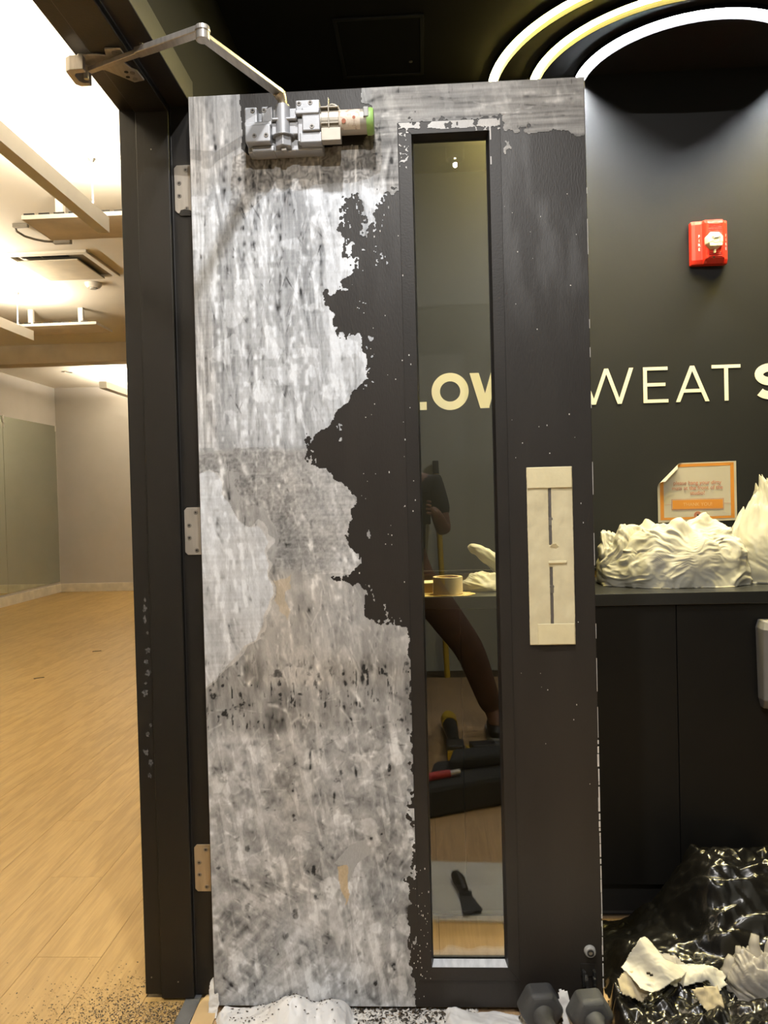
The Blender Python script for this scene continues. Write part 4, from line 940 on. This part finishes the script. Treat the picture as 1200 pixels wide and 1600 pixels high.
lb3 = thing('film_bundle', (.78, .62, .9205), 'crumpled white film with a pointed end behind the glass on the counter', 'film wrap')
lump('bundle', m_cloth, (.715, .56, .9215), .085, .06, .042, 560, lb3, .010, .7, n=(110, 80))
tw = B(); tw.tube([(.800, .60, .935), (.770, .595, .975), (.735, .59, 1.003), (.700, .585, 1.030), (.672, .58, 1.047), (.655, .578, 1.052)], [.030, .028, .024, .021, .014, .006], 14)
two = tw.build('twisted_end', m_cloth, lb3, smooth=4); md = two.modifiers.new('sub', 'SUBSURF'); md.levels = 2; md.render_levels = 2
tx = bpy.data.textures.new('fold', 'CLOUDS'); tx.noise_scale = .012
md = two.modifiers.new('fold', 'DISPLACE'); md.texture = tx; md.strength = .010; md.texture_coords = 'GLOBAL'
B().box((.745, .50, .9215), (.775, .53, .948)).build('dark_tag', m_tool, lb3, bevel=.006)
tr = thing('tape_roll', (.590, .45, .9235), 'wide cream roll of tape behind the glass on a scrap of cardboard', 'tape roll')
B().ring((.5905, .455, .9242), (0, 0, 1), .0425, .034, .0485, 40).build('tape', m_tapeRoll, tr, smooth=.6)
B().ring((.5905, .455, .9244), (0, 0, 1), .0338, .0315, .0480, 40).build('core', m_card, tr, smooth=.6)
sheet('cardboard_scrap', m_tape, [(-.075, -.05), (.06, -.045), (.085, .0), (.07, .05), (-.07, .06)], (.588, .452, .9222), (1, 0, 0), (0, 1, 0), .0005, 70, .006)
tag(bpy.data.objects['cardboard_scrap'], 'flat cream cardboard scrap lying under the tape roll', 'cardboard')
bpy.data.objects['cardboard_scrap'].data.materials[0] = M('cream_card', (.62, .47, .20), None, 12, .6)
bx_ = thing('small_box', (.525, .52, .9205), 'small pale open box behind the tape roll at the lite edge', 'box')
B().box((.488, .49, .9212), (.547, .56, .948)).build('carton', m_card, bx_, bevel=.001)
B().box((.486, .488, .948), (.549, .562, .952)).build('lid', m_tape, bx_, bevel=.001)

# ================================================================== rubbish by the counter
def hill(X, Y):
    # peak against the counter, sloping shoulder to the left
    r = .235 * np.exp(-(np.maximum(0, np.abs(X - 1.335) - .085) / .10) ** 2) * smoothstep(.02, .24, Y)
    sh = .055 * smoothstep(.94, 1.02, X) * smoothstep(.0, .08, Y) * (1 - smoothstep(.15, .30, Y) * (1 - smoothstep(1.03, 1.14, X)))
    h = np.maximum(r, np.maximum(sh, .10 * smoothstep(1.08, 1.20, X) * smoothstep(.05, .2, Y)))
    c = crease(X + .35 * h, Y + h * .9, 604, 6.0, 4)
    e = smoothstep(.93, .955, X + .02 * (fbm(X * 30, Y * 30, 601, 3) - .5)) * (1 - smoothstep(.375, .398, Y))
    return e * (h * (.80 + .30 * c) + .040 * c - .004 + .009 * (crease(X - Y, Y + h, 607, 26, 2) - .5))
gb = tag(heightfield('bin_bag', m_bag, .92, 1.75, .0, .40, .0034, hill), 'large shiny black bin bag heaped against the counter front', 'bin bag')
def front(X, Y):
    c = crease(X, Y, 620, 9.0, 4)
    e = smoothstep(.921, .944, X + .03 * (fbm(X * 22, Y * 22, 621, 3) - .5)) * (1 - smoothstep(.02, .05, Y + .02 * (fbm(X * 20, Y * 20, 622, 3) - .5))) * smoothstep(-.36, -.30, Y)
    lo = .036 + .026 * fbm(X * 7, Y * 7, 623, 2) + .02 * smoothstep(1.05, 1.3, X)
    return e * (lo + .062 * (c - .45) + .010 * (crease(X, Y, 627, 30, 2) - .5))
gb2 = tag(heightfield('bin_bag', m_bag, .92, 1.70, -.36, .05, .0030, front), 'flattened crinkled black bin bag in front, scraps of paper on it', 'bin bag')
# paper towel, folded over itself
pt = thing('paper_towel', (1.06, .02, .09), 'crumpled white paper towel lying on the black bin bag', 'paper towel')
bendA = lambda U, V: .014 * np.cos((U - .01) * 30) + .010 * smoothstep(.02, .07, V) + .010 * np.sin((U + V) * 55)
sheet('leaf', m_towel, [(-0.062, 0.005), (-0.044, 0.027), (-0.015, 0.057), (-0.001, 0.065), (0.016, 0.049), (0.037, 0.02), (0.069, 0.016), (0.089, 0.004), (0.069, -0.016), (0.037, -0.033), (-0.007, -0.052), (-0.03, -0.045), (-0.044, -0.02)], (1.017, -0.01, 0.109), (1, -.03, -.02), (.02, .75, .66), .008, 80, .0018, pt, bend=bendA, freq=20)
bendB = lambda U, V: .008 * np.sin(U * 44) + .006 * np.cos(V * 80) + .006 * np.sin((U - V) * 60)
sheet('leaf', m_towel, [(-0.066, 0.011), (-0.056, 0.031), (-0.027, 0.025), (0.007, 0.02), (0.044, 0.013), (0.071, 0.009), (0.083, 0.0), (0.071, -0.013), (0.078, -0.02), (0.052, -0.037), (0.03, -0.02), (-0.03, -0.027), (-0.052, -0.02)], (1.113, 0.0, 0.094), (1, -.02, -.02), (.05, .80, .60), .010, 90, .0018, pt, bend=bendB, freq=24)
B().box((1.0030, -.0375, 0.1140), (1.0110, -.034, 0.1180)).box((1.0100, -.0375, 0.1100), (1.0170, -.034, 0.1140)).build('ink_mark', m_crumb, pt)
bp2 = tag(sheet('paper_scrap', m_beige, [(-.035, .010), (-.012, .030), (.030, .026), (.034, -.02), (.010, -.040), (-.030, -.018)], (.975, -.025, .085), (1, .1, .05), (0, .7, .7), .010, 100, .003, freq=26), 'creased beige paper scrap poking out left of the white towel', 'paper scrap')
bp3 = tag(sheet('paper_scrap', m_film, [(-.055, .0), (-.03, .022), (.02, .02), (.055, -.01), (.03, -.03), (-.02, -.02)], (1.075, .035, .100), (1, 0, -.1), (0, .8, .5), .016, 110, .003, freq=24), 'translucent film scrap behind the white paper towel', 'film scrap')
bp4 = tag(sheet('paper_scrap', m_beige, [(-.035, .012), (.03, .02), (.034, -.026), (-.008, -.034)], (1.128, -.062, .083), (1, 0, 0), (0, .7, .7), .012, 120, .003, freq=26), 'yellowish paper scrap tucked under the right end of the towel', 'paper scrap')
# clear plastic glove or bag with finger-like points
GX = .035
gl = thing('clear_plastic_bag', (1.24, .03, .06), 'translucent grey plastic bag with upright points on the bin bags', 'plastic bag')
lump('pouch', m_film, (1.225 + GX, -.005, .058), .062, .05, .078, 640, gl, .012, .7, n=(110, 80))
for (p, q, r1, r2) in (((1.222, .0, .10), (1.230, .015, .176), .020, .009), ((1.196, .0, .10), (1.190, .01, .152), .013, .006), ((1.252, .0, .10), (1.268, .01, .170), .022, .010), ((1.165, .01, .085), (1.178, .015, .125), .020, .010)):
    p, q = Vector(p), Vector(q); pts = [p.lerp(q, t) + Vector((GX + .003 * math.sin(t * 6), 0, 0)) for t in (0, .25, .5, .75, 1)]
    o = B().tube(pts, [r1 + (r2 - r1) * t for t in (0, .2, .45, .75, 1)], 12).build('finger', m_film, gl, smooth=4)
    md = o.modifiers.new('fold', 'DISPLACE'); md.texture = tx; md.strength = .006; md.texture_coords = 'GLOBAL'

# ================================================================== dumbbells holding the door
def dumbbell(x, y, rz_, lab):
    t = thing('dumbbell', (x, y, 0), lab, 'dumbbell', 'rubber hex dumbbells wedged against the door')
    mt = Matrix.Translation((x, y, .0465)) @ Matrix.Rotation(rz_, 4, 'Z')
    def head(y0_, y1_):
        b = B(); P = []
        s_ = 1 if y1_ > y0_ else -1
        for yy, rr in ((y0_, .034), (y0_ + s_ * .010, .050), (y1_ - s_ * .014, .0525), (y1_ - s_ * .004, .046), (y1_, .030)):
            for i in range(6): a = math.pi / 6 + i * math.pi / 3 + math.pi / 6; P.append(mt @ Vector((rr * math.cos(a), yy, rr * math.sin(a) * .985)))
        b.add(P, [(i * 6 + j, i * 6 + (j + 1) % 6, (i + 1) * 6 + (j + 1) % 6, (i + 1) * 6 + j) for i in range(4) for j in range(6)] + [tuple(range(6)), tuple(range(24, 30))])
        return b.build('head', m_rubber, t, bevel=.007, smooth=.5, seg=3)
    head(-.030, .032); head(-.150, -.212)
    hb_ = B().tube([mt @ Vector((0, yy, 0)) for yy in (-.026, -.032, -.045, -.07, -.09, -.11, -.135, -.148, -.154)], [.027, .022, .0165, .0175, .0185, .0175, .0165, .022, .027], 24)
    hb_.build('handle', m_rubber, t, smooth=1)
dumbbell(.762, -.052, .10, 'black rubber hex dumbbell at the lite side of the door foot')
dumbbell(.868, -.072, .16, 'black rubber hex dumbbell under the door stop at the door corner')

# ================================================================== sheeting and scrapings along the door foot
def fold(X, Y):
    c = crease(X, Y, 700, 10, 4); ed = .02 * (fbm(X * 30, Y * 30, 701, 3) - .5)
    e = smoothstep(.012, .030, X + ed - .02 * smoothstep(-.02, -.1, Y)) * (1 - smoothstep(.32, .35, X + ed * 2)) * (1 - smoothstep(-.012, -.004, Y)) * smoothstep(-.30, -.26, Y)
    b = .060 * np.exp(-((X - .205) / .062) ** 2) * np.exp(-((Y + .075) / .055) ** 2) + .034 * np.exp(-((X - .292) / .035) ** 2) * np.exp(-((Y + .06) / .05) ** 2)
    return e * (.016 + b + .022 * (c - .35))
tag(heightfield('poly_sheet', m_sheet2, 0, .36, -.30, -.004, .0026, fold), 'heaped translucent white plastic sheet at the filler-covered door foot', 'plastic sheet')
def fold2(X, Y):
    c = crease(X, Y, 720, 9, 4); ed = .03 * (fbm(X * 26, Y * 26, 721, 3) - .5)
    e = smoothstep(.535, .560, X + ed) * (1 - smoothstep(.728, .738, X - ed * .3 + Y * .1)) * (1 - smoothstep(-.016, -.006, Y - .006 * np.sin(X * 60))) * smoothstep(-.20, -.185, Y)
    return e * (.010 + .020 * (c - .3))
tag(heightfield('poly_sheet', m_sheet2, .52, .75, -.2, -.004, .0026, fold2), 'flat creased white plastic sheet left of the dumbbells', 'plastic sheet')
tag(sheet('plastic_strip', m_sheet2, [(-.012, -.05), (.012, -.05), (.014, .045), (-.004, .055), (-.014, .03)], (.818, -.068, .040), (1, 0, .2), (-.10, .35, .9), .006, 130, .003, freq=30), 'white plastic scrap standing between the two dumbbells', 'plastic scrap')
sc_ = thing('scrapings', (.42, -.08, 0), 'white and black filler scrapings strewn along the door foot', 'scrapings', kind='stuff')
rs = random.Random(31)
def flakes(name, mat, n, fx, smin, smax, parent, zt=.0):
    b = B()
    for _ in range(n):
        x, y, z = fx(); s_ = rs.uniform(smin, smax); a = rs.uniform(0, 6.28); e = rs.uniform(.25, .9); tl = rs.uniform(-.7, .7)
        c_, s2 = math.cos(a) * s_, math.sin(a) * s_
        p = [(x + c_, y + s2, z + .0008 + abs(tl) * s_), (x - s2 * e, y + c_ * e, z + .0008), (x - c_, y - s2, z + .0008 + max(0, tl) * s_ * .6), (x + s2 * e, y - c_ * e, z + .0016)]
        b.add(p, [(0, 1, 2, 3)])
    o = b.build(name, mat, parent); o['kind'] = 'stuff'; return o
flakes('white_flakes', m_flake, 1500, lambda: (rs.uniform(.28, .62), -abs(rs.gauss(.018, .05)) + .004, rs.uniform(0, .004)), .002, .010, sc_)
flakes('black_flakes', m_crumb, 800, lambda: (rs.choice((rs.uniform(.02, .62), rs.gauss(.42, .10))), -abs(rs.gauss(.006, .035)) + .004, rs.uniform(0, .008)), .0012, .006, sc_)
flakes('sheet_crumbs', m_crumb, 160, lambda: (lambda x, y: (x, y, float(fold(np.array([[x]]), np.array([[y]]))[0, 0]) + .0005))(rs.uniform(.04, .31), rs.uniform(-.10, -.012)), .001, .004, sc_)
# doorway: vinyl strip, plywood piece, paint crumbs
tag(B().box((-.078, -.95, .0002), (-.042, .062, .0042)).build('threshold_strip', m_strip, bevel=.001), 'worn grey vinyl strip crossing the floor under the doorway', 'threshold')
tag(B().prism([(-.0405, -.95), (.012, -.95), (.012, -.03), (-.006, .052), (-.030, .056), (-.0405, .02)], 2, .0004, .0048).build('plywood_piece', m_lath, bevel=.001), 'pale plywood piece beside the grey threshold strip', 'plywood')
tag(sheet('torn_film', m_sheet, [(-.012, -.06), (.012, -.06), (.016, .02), (.004, .06), (-.006, .05)], (.000, -.010, .020), (1, 0, .1), (-.05, .4, .9), .010, 140, .0012, freq=30), 'torn clear film tucked behind the hinge edge of the door', 'film')
pc = thing('paint_crumbs', (-.3, .0, 0), 'black paint crumbs scattered over the pale studio floor by the jamb', 'paint crumbs', kind='stuff')
def cr():
    while True:
        x = -.045 - abs(rs.gauss(0, .17)); y = rs.gauss(-.04, .085)
        if y < .25 and not (x > -.19 and y > .03): return (x, y, 0.0)
flakes('crumbs', m_crumb, 4200, cr, .0008, .0030, pc)
flakes('pale_grit', m_lath, 1500, cr, .001, .003, pc)
for i, (x, y, a) in enumerate(((-2.205, 3.61, .5), (-2.20, 4.59, .3))):
    b = B().prism([(x + math.cos(a) * u - math.sin(a) * v_, y + math.sin(a) * u + math.cos(a) * v_) for u, v_ in ((-.035, -.006), (.0, .004), (.035, .006), (.03, .014), (-.01, .010), (-.035, .003))], 2, .0004, .004)
    tag(b.build('leaf_scrap', m_crumb), ('nearer small dark scrap on the pale studio floor', 'farther small dark scrap on the pale studio floor')[i], 'scrap')

# ================================================================== studio fittings
for i, (xm, y0_, y1_) in enumerate(((-5.0, 7.712, 9.118), (0, 6.30, 7.706), (0, 4.888, 6.294), (0, 3.476, 4.882))):
    t = thing('mirror_panel', (-4.61, (y0_ + y1_) / 2, .15), ('tall wall mirror panel reaching the back corner', 'wall mirror panel next to the corner one', 'third wall mirror panel from the back corner', 'fourth wall mirror panel from the back corner')[i], 'mirror', 'mirror panels along the studio wall')
    B().box((-4.6195, y0_, .150), (-4.613, y1_, 2.335)).build('glass_sheet', m_mirror, t)
    for zz in (2.29, 2.20): B().box((-4.6125, y0_ + .001, zz), (-4.606, y0_ + .020, zz + .06)).build('clip', m_white, t)
    B().box((-4.6125, y1_ - .014, 2.26), (-4.606, y1_ - .001, 2.335)).build('clip', m_white, t)
def pendant(x, y0_, y1_, z, lab, rods, zc=ZS, wd=.06):
    t = thing('linear_pendant', (x, (y0_ + y1_) / 2, z), lab, 'pendant light', 'white linear pendants in the studio')
    b = B(); h = .08; b.box((x - wd / 2, y0_, z), (x + wd / 2, y1_, z + .004)); b.box((x - wd / 2, y0_, z + .004), (x - wd / 2 + .004, y1_, z + h)).box((x + wd / 2 - .004, y0_, z + .004), (x + wd / 2, y1_, z + h))
    b.box((x - wd / 2 + .004, y0_, z + .004), (x + wd / 2 - .004, y0_ + .004, z + h)).box((x - wd / 2 + .004, y1_ - .004, z + .004), (x + wd / 2 - .004, y1_, z + h))
    b.box((x - wd / 2 + .004, y0_ + .004, z + h - .006), (x + wd / 2 - .004, y1_ - .004, z + h - .003))
    b.build('housing', m_white, t)
    for yr in rods:
        B().tube([(x, yr, z + h - .004), (x, yr, zc - .0005)], .0035, 8).build('rod', m_white, t)
        B().tube([(x, yr, zc - .018), (x, yr, zc - .0005)], [.010, .022], 12).build('rod_cup', m_metal, t)
pendant(-1.10, -1.5, 2.25, 2.62, 'nearest white linear pendant slanting down from the top left', (-.9, .6, 2.12))
pendant(-2.73, -.6, 4.70, 2.60, 'second white linear pendant, ending below the rear ceiling panel', (.5, 2.6, 4.85 - .35))
pendant(-3.30, 7.60, 9.05, 2.62, 'small white linear pendant beyond the beam beside the black frame', (7.75, 8.9), 2.87, .09)
pendant(-2.0, 6.85, 9.05, 2.60, 'white linear pendant behind the black frame beyond the beam', (7.0, 8.9), 2.87, .09)
def panel(x0, x1, y0_, y1_, z, bx, lab):
    t = thing('ceiling_panel', ((x0 + x1) / 2, (y0_ + y1_) / 2, z), lab, 'ceiling panel')
    B().box((x0, y0_, z), (x1, y1_, z + .012)).build('board', M('cream_board', (.66, .56, .40), None, 5, .7), t)
    rl = B().box((x0 - .002, y0_ - .004, z - .001), (x1 + .002, y0_, z + .022)); rl.box((x0 - .004, y0_, z - .001), (x0, y1_, z + .022)).box((x1, y0_, z - .001), (x1 + .004, y1_, z + .022))
    ro = rl.build('rail', m_white, t)
    k = x0 + .01
    while k < x1 - .08: B().box((k, y0_ - .002, z + .0225), (k + .06, y0_ + .004, z + .032)).build('slot', m_tool, ro); k += .085
    for bxx in bx:
        B().box((bxx - .022, y0_ + .002, z + .0225), (bxx + .022, y0_ + .035, ZS - .0005)).build('bracket', m_white, t, bevel=.002)
panel(-1.660, -.95, 2.50, 2.86, 2.80, (-1.45, -1.05), 'flat cream panel hung under the studio ceiling beside the nearest pendant')
panel(-3.05, -2.31, 5.05, 5.41, 2.80, (-2.45, -2.9), 'flat cream panel hung under the ceiling near the beam')
ca = thing('ceiling_cable', (-1.9, 3.1, 2.93), 'thin grey conduit curving between two boxes on the studio ceiling', 'cable')
B().tube([(-1.945, 2.975, 2.935), (-1.965, 3.03, 2.925), (-1.955, 3.11, 2.92), (-1.925, 3.17, 2.92), (-1.88, 3.225, 2.922), (-1.83, 3.262, 2.928)], .0075, 10).build('conduit', m_cablegrey, ca, smooth=4)
B().box((-1.955, 2.958, 2.925), (-1.86, 2.985, 2.9495)).build('junction_box', m_cablegrey, ca, bevel=.003)
B().box((-1.84, 3.25, 2.915), (-1.725, 3.288, 2.9495)).build('junction_box', m_cablegrey, ca, bevel=.003)
ac = thing('ceiling_air_unit', (-2.02, 3.81, 2.93), 'square cream air conditioning cassette in the studio ceiling', 'air conditioner')
a0, a1, c0, c1 = -2.325, -1.725, 3.50, 4.115
fb = B()
for lo, hi in (((a0, c0), (a1, c0 + .05)), ((a0, c1 - .03), (a1, c1)), ((a0, c0 + .05), (a0 + .045, c1 - .03)), ((a1 - .045, c0 + .05), (a1, c1 - .03))): fb.box((*lo, 2.930), (*hi, 2.9495))
fb.build('frame', m_ceilstudio, ac, bevel=.004)
B().box((a0 + .045, c0 + .05, 2.9475), (a1 - .045, c1 - .03, 2.9495)).build('inner_tray', M('grey_tray', (.22, .20, .17), (.30, .27, .22), 7, .5), ac)
B().tube([(-2.02, c0 + .105, 2.9470), (-2.02, c0 + .105, 2.9455)], .001, 8)
for (u0, u1) in ((-2.235, -2.10), (-2.085, -1.90)): B().box((u0, c0 + .06, 2.9440), (u1, c0 + .135, 2.9470)).build('vent_opening', m_dark, ac, bevel=.0012)
B().box((-2.262, 3.615, 2.916), (-1.838, 4.10, 2.926)).build('centre_panel', M('cream_air_panel', (.70, .64, .52), None, 5, .6), ac, bevel=.003)
for (u, v_) in ((-2.2, 3.9), (-1.9, 3.9)): B().tube([(u, v_, 2.926), (u, v_, 2.9472)], .01, 10).build('hanger', m_white, ac)
sm = thing('smoke_detector', (-2.02, 4.32, ZS), 'small round white smoke detector on the studio ceiling', 'smoke detector')
B().tube([(-2.02, 4.32, ZS - .0005), (-2.02, 4.32, ZS - .02), (-2.02, 4.32, ZS - .038)], [.066, .062, .045], 28).build('housing', m_white, sm, smooth=.6)
B().tube([(-2.02, 4.32, ZS - .038), (-2.02, 4.32, ZS - .046)], [.03, .026], 20).build('sensor', m_greypl, sm)
rc = thing('recessed_spot', (-3.82, 7.84, 2.87), 'small dark recessed spotlight in the ceiling beyond the beam', 'spotlight')
B().ring((-3.82, 7.84, 2.862), (0, 0, 1), .062, .045, .0078, 28).build('trim_ring', m_white, rc); B().tube([(-3.82, 7.84, 2.866), (-3.82, 7.84, 2.8695)], .0448, 24).build('aperture', m_dark, rc)

# ================================================================== behind the camera: what the glass mirrors
for nm, p, lab in (('spotlight', KEY, 'black ceiling spotlight nearest the door, above the frame'), ('spotlight', FAR, 'black ceiling spotlight at the rear of the lobby')):
    t = thing(nm, p, lab, 'spotlight', 'lobby ceiling spotlights')
    B().ring((p[0], p[1], p[2] + .03), (0, 0, 1), .055, .050, .12, 24).build('can', m_tool, t); B().tube([(p[0], p[1], p[2] + .14), (p[0], p[1], 3.4195)], .012, 10).build('stem', m_tool, t)
    B().tube([(p[0], p[1], p[2] + .036), (p[0], p[1], p[2] + .040)], .007, 20).build('lamp', m_lamp, t)
tag(sheet('drop_sheet', m_drop, [(-.5, -.19), (.5, -.17), (.48, .19), (-.5, .21)], (.62, -.525, .003), (1, .05, 0), (0, 1, 0), .006, 150, .008, freq=9), 'grey drop sheet on the lobby floor before the door', 'drop sheet')
pk = thing('putty_knife', (.62, -.45, .012), 'putty knife with black handle on the grey drop sheet', 'putty knife')
B().tube([(.598, -.575, .02), (.606, -.54, .022), (.614, -.50, .021), (.620, -.468, .018)], [.016, .020, .017, .013], 14).build('handle', m_tool, pk, smooth=1)
B().prism([(.604, -.470), (.640, -.458), (.668, -.372), (.612, -.350)], 2, .014, .016).build('blade', M('dark_scraper_steel', (.05, .05, .05), None, 20, .4, .5), pk)
B().box((.604, -.474, .011), (.642, -.456, .024)).build('ferrule', m_tool, pk, bevel=.003)
tb = thing('tool_bag', (.68, -1.30, 0), 'black canvas tool bag on the lobby floor', 'tool bag')
B().prism([(.50, -1.04), (.86, -1.20), (.93, -1.50), (.54, -1.36)], 2, .0, .12).build('body', m_bagcloth, tb, bevel=.02)
B().prism([(.60, -1.22), (.84, -1.30), (.86, -1.42), (.62, -1.36)], 2, .12, .17).build('flap', m_bagcloth, tb, bevel=.015)
B().tube([(.50, -1.12, .13), (.54, -1.14, .133), (.60, -1.165, .133)], .016, 12).build('red_handle', m_redhandle, tb, smooth=1)
B().tube([(.60, -1.165, .133), (.64, -1.18, .135)], .012, 12).build('chrome_head', m_metal, tb)
def cordless(loc, rz_, lab):
    t = thing('cordless_tool', loc, lab, 'power tool', 'yellow and black cordless tools')
    m = Matrix.Translation(loc) @ Matrix.Rotation(rz_, 4, 'Z')
    tb_ = lambda b, pts, r: b.tube([m @ Vector(p) for p in pts], r, 16)
    b = B(); tb_(b, [(0, -.20, .045), (0, -.10, .045), (0, 0, .047), (0, .10, .05)], [.030, .028, .034, .036]); b.build('grip', m_tool, t, smooth=1)
    b = B(); tb_(b, [(0, .10, .05), (0, .18, .055), (0, .24, .055)], [.040, .042, .030]); b.build('gearbox', m_yel, t, smooth=1)
    b = B(); tb_(b, [(0, .24, .055), (0, .29, .055)], [.022, .016]); b.build('chuck', m_tool, t, smooth=1)
    b = B().box((-.04, -.31, .004), (.04, -.20, .07), m); b.build('battery', m_tool, t, bevel=.006)
    b = B().box((-.042, -.325, .004), (.042, -.312, .05), m); b.build('battery_trim', m_yel, t, bevel=.003)
cordless((.635, -2.02, 0), math.pi - .04, 'cordless tool lying end-on before the photographer')
cordless((1.02, -1.80, 0), -1.75, 'second cordless tool lying crosswise near the shoe')
tag(B().box((1.2, -3.58, 0), (1.25, -3.54, 1.6)).build('dark_stud', m_tool), 'dark upright batten against the rear lobby wall', 'batten')
yl = thing('yellow_pole', (.60, -3.5, 0), 'yellow pole with black end leaning on the rear lobby wall', 'pole')
B().tube([(.655, -3.40, .0), (.615, -3.55, 1.36)], .019, 14).build('shaft', m_pole, yl, smooth=.6); B().tube([(.615, -3.55, 1.36), (.612, -3.56, 1.45)], .021, 14).build('end_grip', m_tool, yl, smooth=.6)

# the photographer, feet apart, holding the phone at chest height
pe = thing('person', (.42, -2.12, 0), 'person in black T-shirt and brown trousers holding up a phone', 'person')
def skin(name, nodes, edges, mat, sub=2, par=pe):
    me = bpy.data.meshes.new(name); me.from_pydata([n_[0] for n_ in nodes], edges, [])
    o = bpy.data.objects.new(name, me); COL.objects.link(o)
    o.modifiers.new('skin', 'SKIN'); sm_ = o.modifiers.new('sub', 'SUBSURF'); sm_.levels = sub
    for i, n_ in enumerate(nodes):
        r = n_[1]; r = r if isinstance(r, tuple) else (r, r); me.skin_vertices[0].data[i].radius = r
    me.skin_vertices[0].data[0].use_root = True
    bpy.context.view_layer.update()
    m2 = bpy.data.meshes.new_from_object(o.evaluated_get(bpy.context.evaluated_depsgraph_get())); bpy.data.objects.remove(o); m2.name = name
    m2.materials.clear(); return link(name, m2, mat, par, 0, 4)
Yp_ = -2.12
N_ = [((.40, Yp_, .80), (.135, .10)), ((.40, Yp_ - .01, .95), (.125, .09)), ((.40, Yp_ - .02, 1.12), (.145, .10)), ((.40, Yp_ - .03, 1.27), (.14, .09)), ((.40, Yp_ - .02, 1.37), .055), ((.40, Yp_ + .01, 1.46), (.078, .085)), ((.40, Yp_ + .02, 1.55), (.08, .095)), ((.40, Yp_ + .01, 1.63), (.06, .07)),
      ((.22, Yp_ - .02, 1.27), .055), ((.18, Yp_ + .05, 1.04), .042), ((.44, -1.93, 1.12), .030), ((.47, -1.895, 1.145), (.034, .018)),
      ((.575, Yp_ - .02, 1.27), .055), ((.625, Yp_ + .05, 1.03), .042), ((.585, -1.93, 1.12), .030), ((.565, -1.893, 1.145), (.034, .018)),
      ((.30, Yp_, .74), .09), ((.17, Yp_ + .06, .42), .062), ((.10, Yp_ - .02, .10), .042), ((.10, Yp_ + .10, .045), (.040, .030)),
      ((.52, Yp_, .74), .09), ((.74, Yp_ + .05, .44), .066), ((.855, Yp_ - .02, .10), .044), ((.862, Yp_ + .10, .045), (.040, .030))]
E_ = [(0, 1), (1, 2), (2, 3), (3, 4), (4, 5), (5, 6), (6, 7), (3, 8), (8, 9), (9, 10), (10, 11), (3, 12), (12, 13), (13, 14), (14, 15), (0, 16), (16, 17), (17, 18), (18, 19), (0, 20), (20, 21), (21, 22), (22, 23)]
skin('body', N_, E_, m_skin)
def sub(ids, grow, name, mat, cut=None):
    mp2 = {i: k for k, i in enumerate(ids)}
    nd = [(N_[i][0], tuple(x + grow for x in (N_[i][1] if isinstance(N_[i][1], tuple) else (N_[i][1], N_[i][1])))) for i in ids]
    ed = [(mp2[a], mp2[b_]) for a, b_ in E_ if a in mp2 and b_ in mp2]
    if cut:
        for i, (a, t) in cut.items():
            k = mp2[i]; nd[k] = (tuple(Vector(N_[a][0]).lerp(Vector(N_[i][0]), t)), nd[k][1])
    skin(name, nd, ed, mat)
sub([1, 0, 2, 3, 8, 9, 12, 13], .016, 't_shirt', m_tee, {9: (8, .75), 13: (12, .75)})
sub([0, 16, 17, 18, 20, 21, 22], .014, 'trousers', m_pants)
for sx_ in (.10, .858):
    skin('shoe', [((sx_, Yp_ - .07, .05), (.045, .045)), ((sx_, Yp_ + .04, .045), (.046, .042)), ((sx_, Yp_ + .15, .036), (.044, .030))], [(0, 1), (1, 2)], m_shoe)
    B().prism([(sx_ - .045, Yp_ - .11), (sx_ + .045, Yp_ - .11), (sx_ + .052, Yp_ + .12), (sx_, Yp_ + .20), (sx_ - .052, Yp_ + .12)], 2, 0, .022).build('sole', m_sole, pe, bevel=.006)
skin('hair', [((.40, Yp_ - .02, 1.56), (.087, .10)), ((.40, Yp_ - .01, 1.63), (.072, .082)), ((.40, Yp_ + .0, 1.665), (.045, .05))], [(0, 1), (1, 2)], m_hair)
hf = B()
for s_ in (-1, 1): hf.tube([(.40 + s_ * .031, Yp_ + .105, 1.56), (.40 + s_ * .031, Yp_ + .116, 1.56)], [.012, .006], 12)
hf.build('eyes', m_tool, pe)
skin('nose', [((.40, Yp_ + .10, 1.55), (.010, .010)), ((.40, Yp_ + .125, 1.525), (.013, .012)), ((.40, Yp_ + .11, 1.515), (.012, .008))], [(0, 1), (1, 2)], m_skin)
B().box((.378, Yp_ + .098, 1.484), (.422, Yp_ + .106, 1.492)).build('mouth', m_redhandle, pe, bevel=.003)
for s_, hx in ((-1, .475), (1, .560)):
    for k in range(4):
        z = 1.128 + k * .018; L_ = (.9, 1.0, .95, .8)[k]
        skin('finger', [((hx, -1.890, z - .004), .0085), ((hx - s_ * .012, -1.868, z), .0085), ((hx - s_ * .026 * L_, -1.8625, z + .002), .0078)], [(0, 1), (1, 2)], m_skin, 1)
    skin('thumb', [((hx, -1.905, 1.13), .011), ((hx - s_ * .010, -1.892, 1.155), .010), ((hx - s_ * .024, -1.889, 1.172), .0085)], [(0, 1), (1, 2)], m_skin, 1)
ph = thing('phone', (.517, -1.878, 1.17), 'black phone held in both hands', 'phone')
B().box((.480, -1.8835, 1.075), (.557, -1.8755, 1.228)).build('case', m_phone, ph, bevel=.003)
B().box((.492, -1.8755, 1.180), (.540, -1.8735, 1.224)).build('camera_bump', m_phone, ph, bevel=.001)
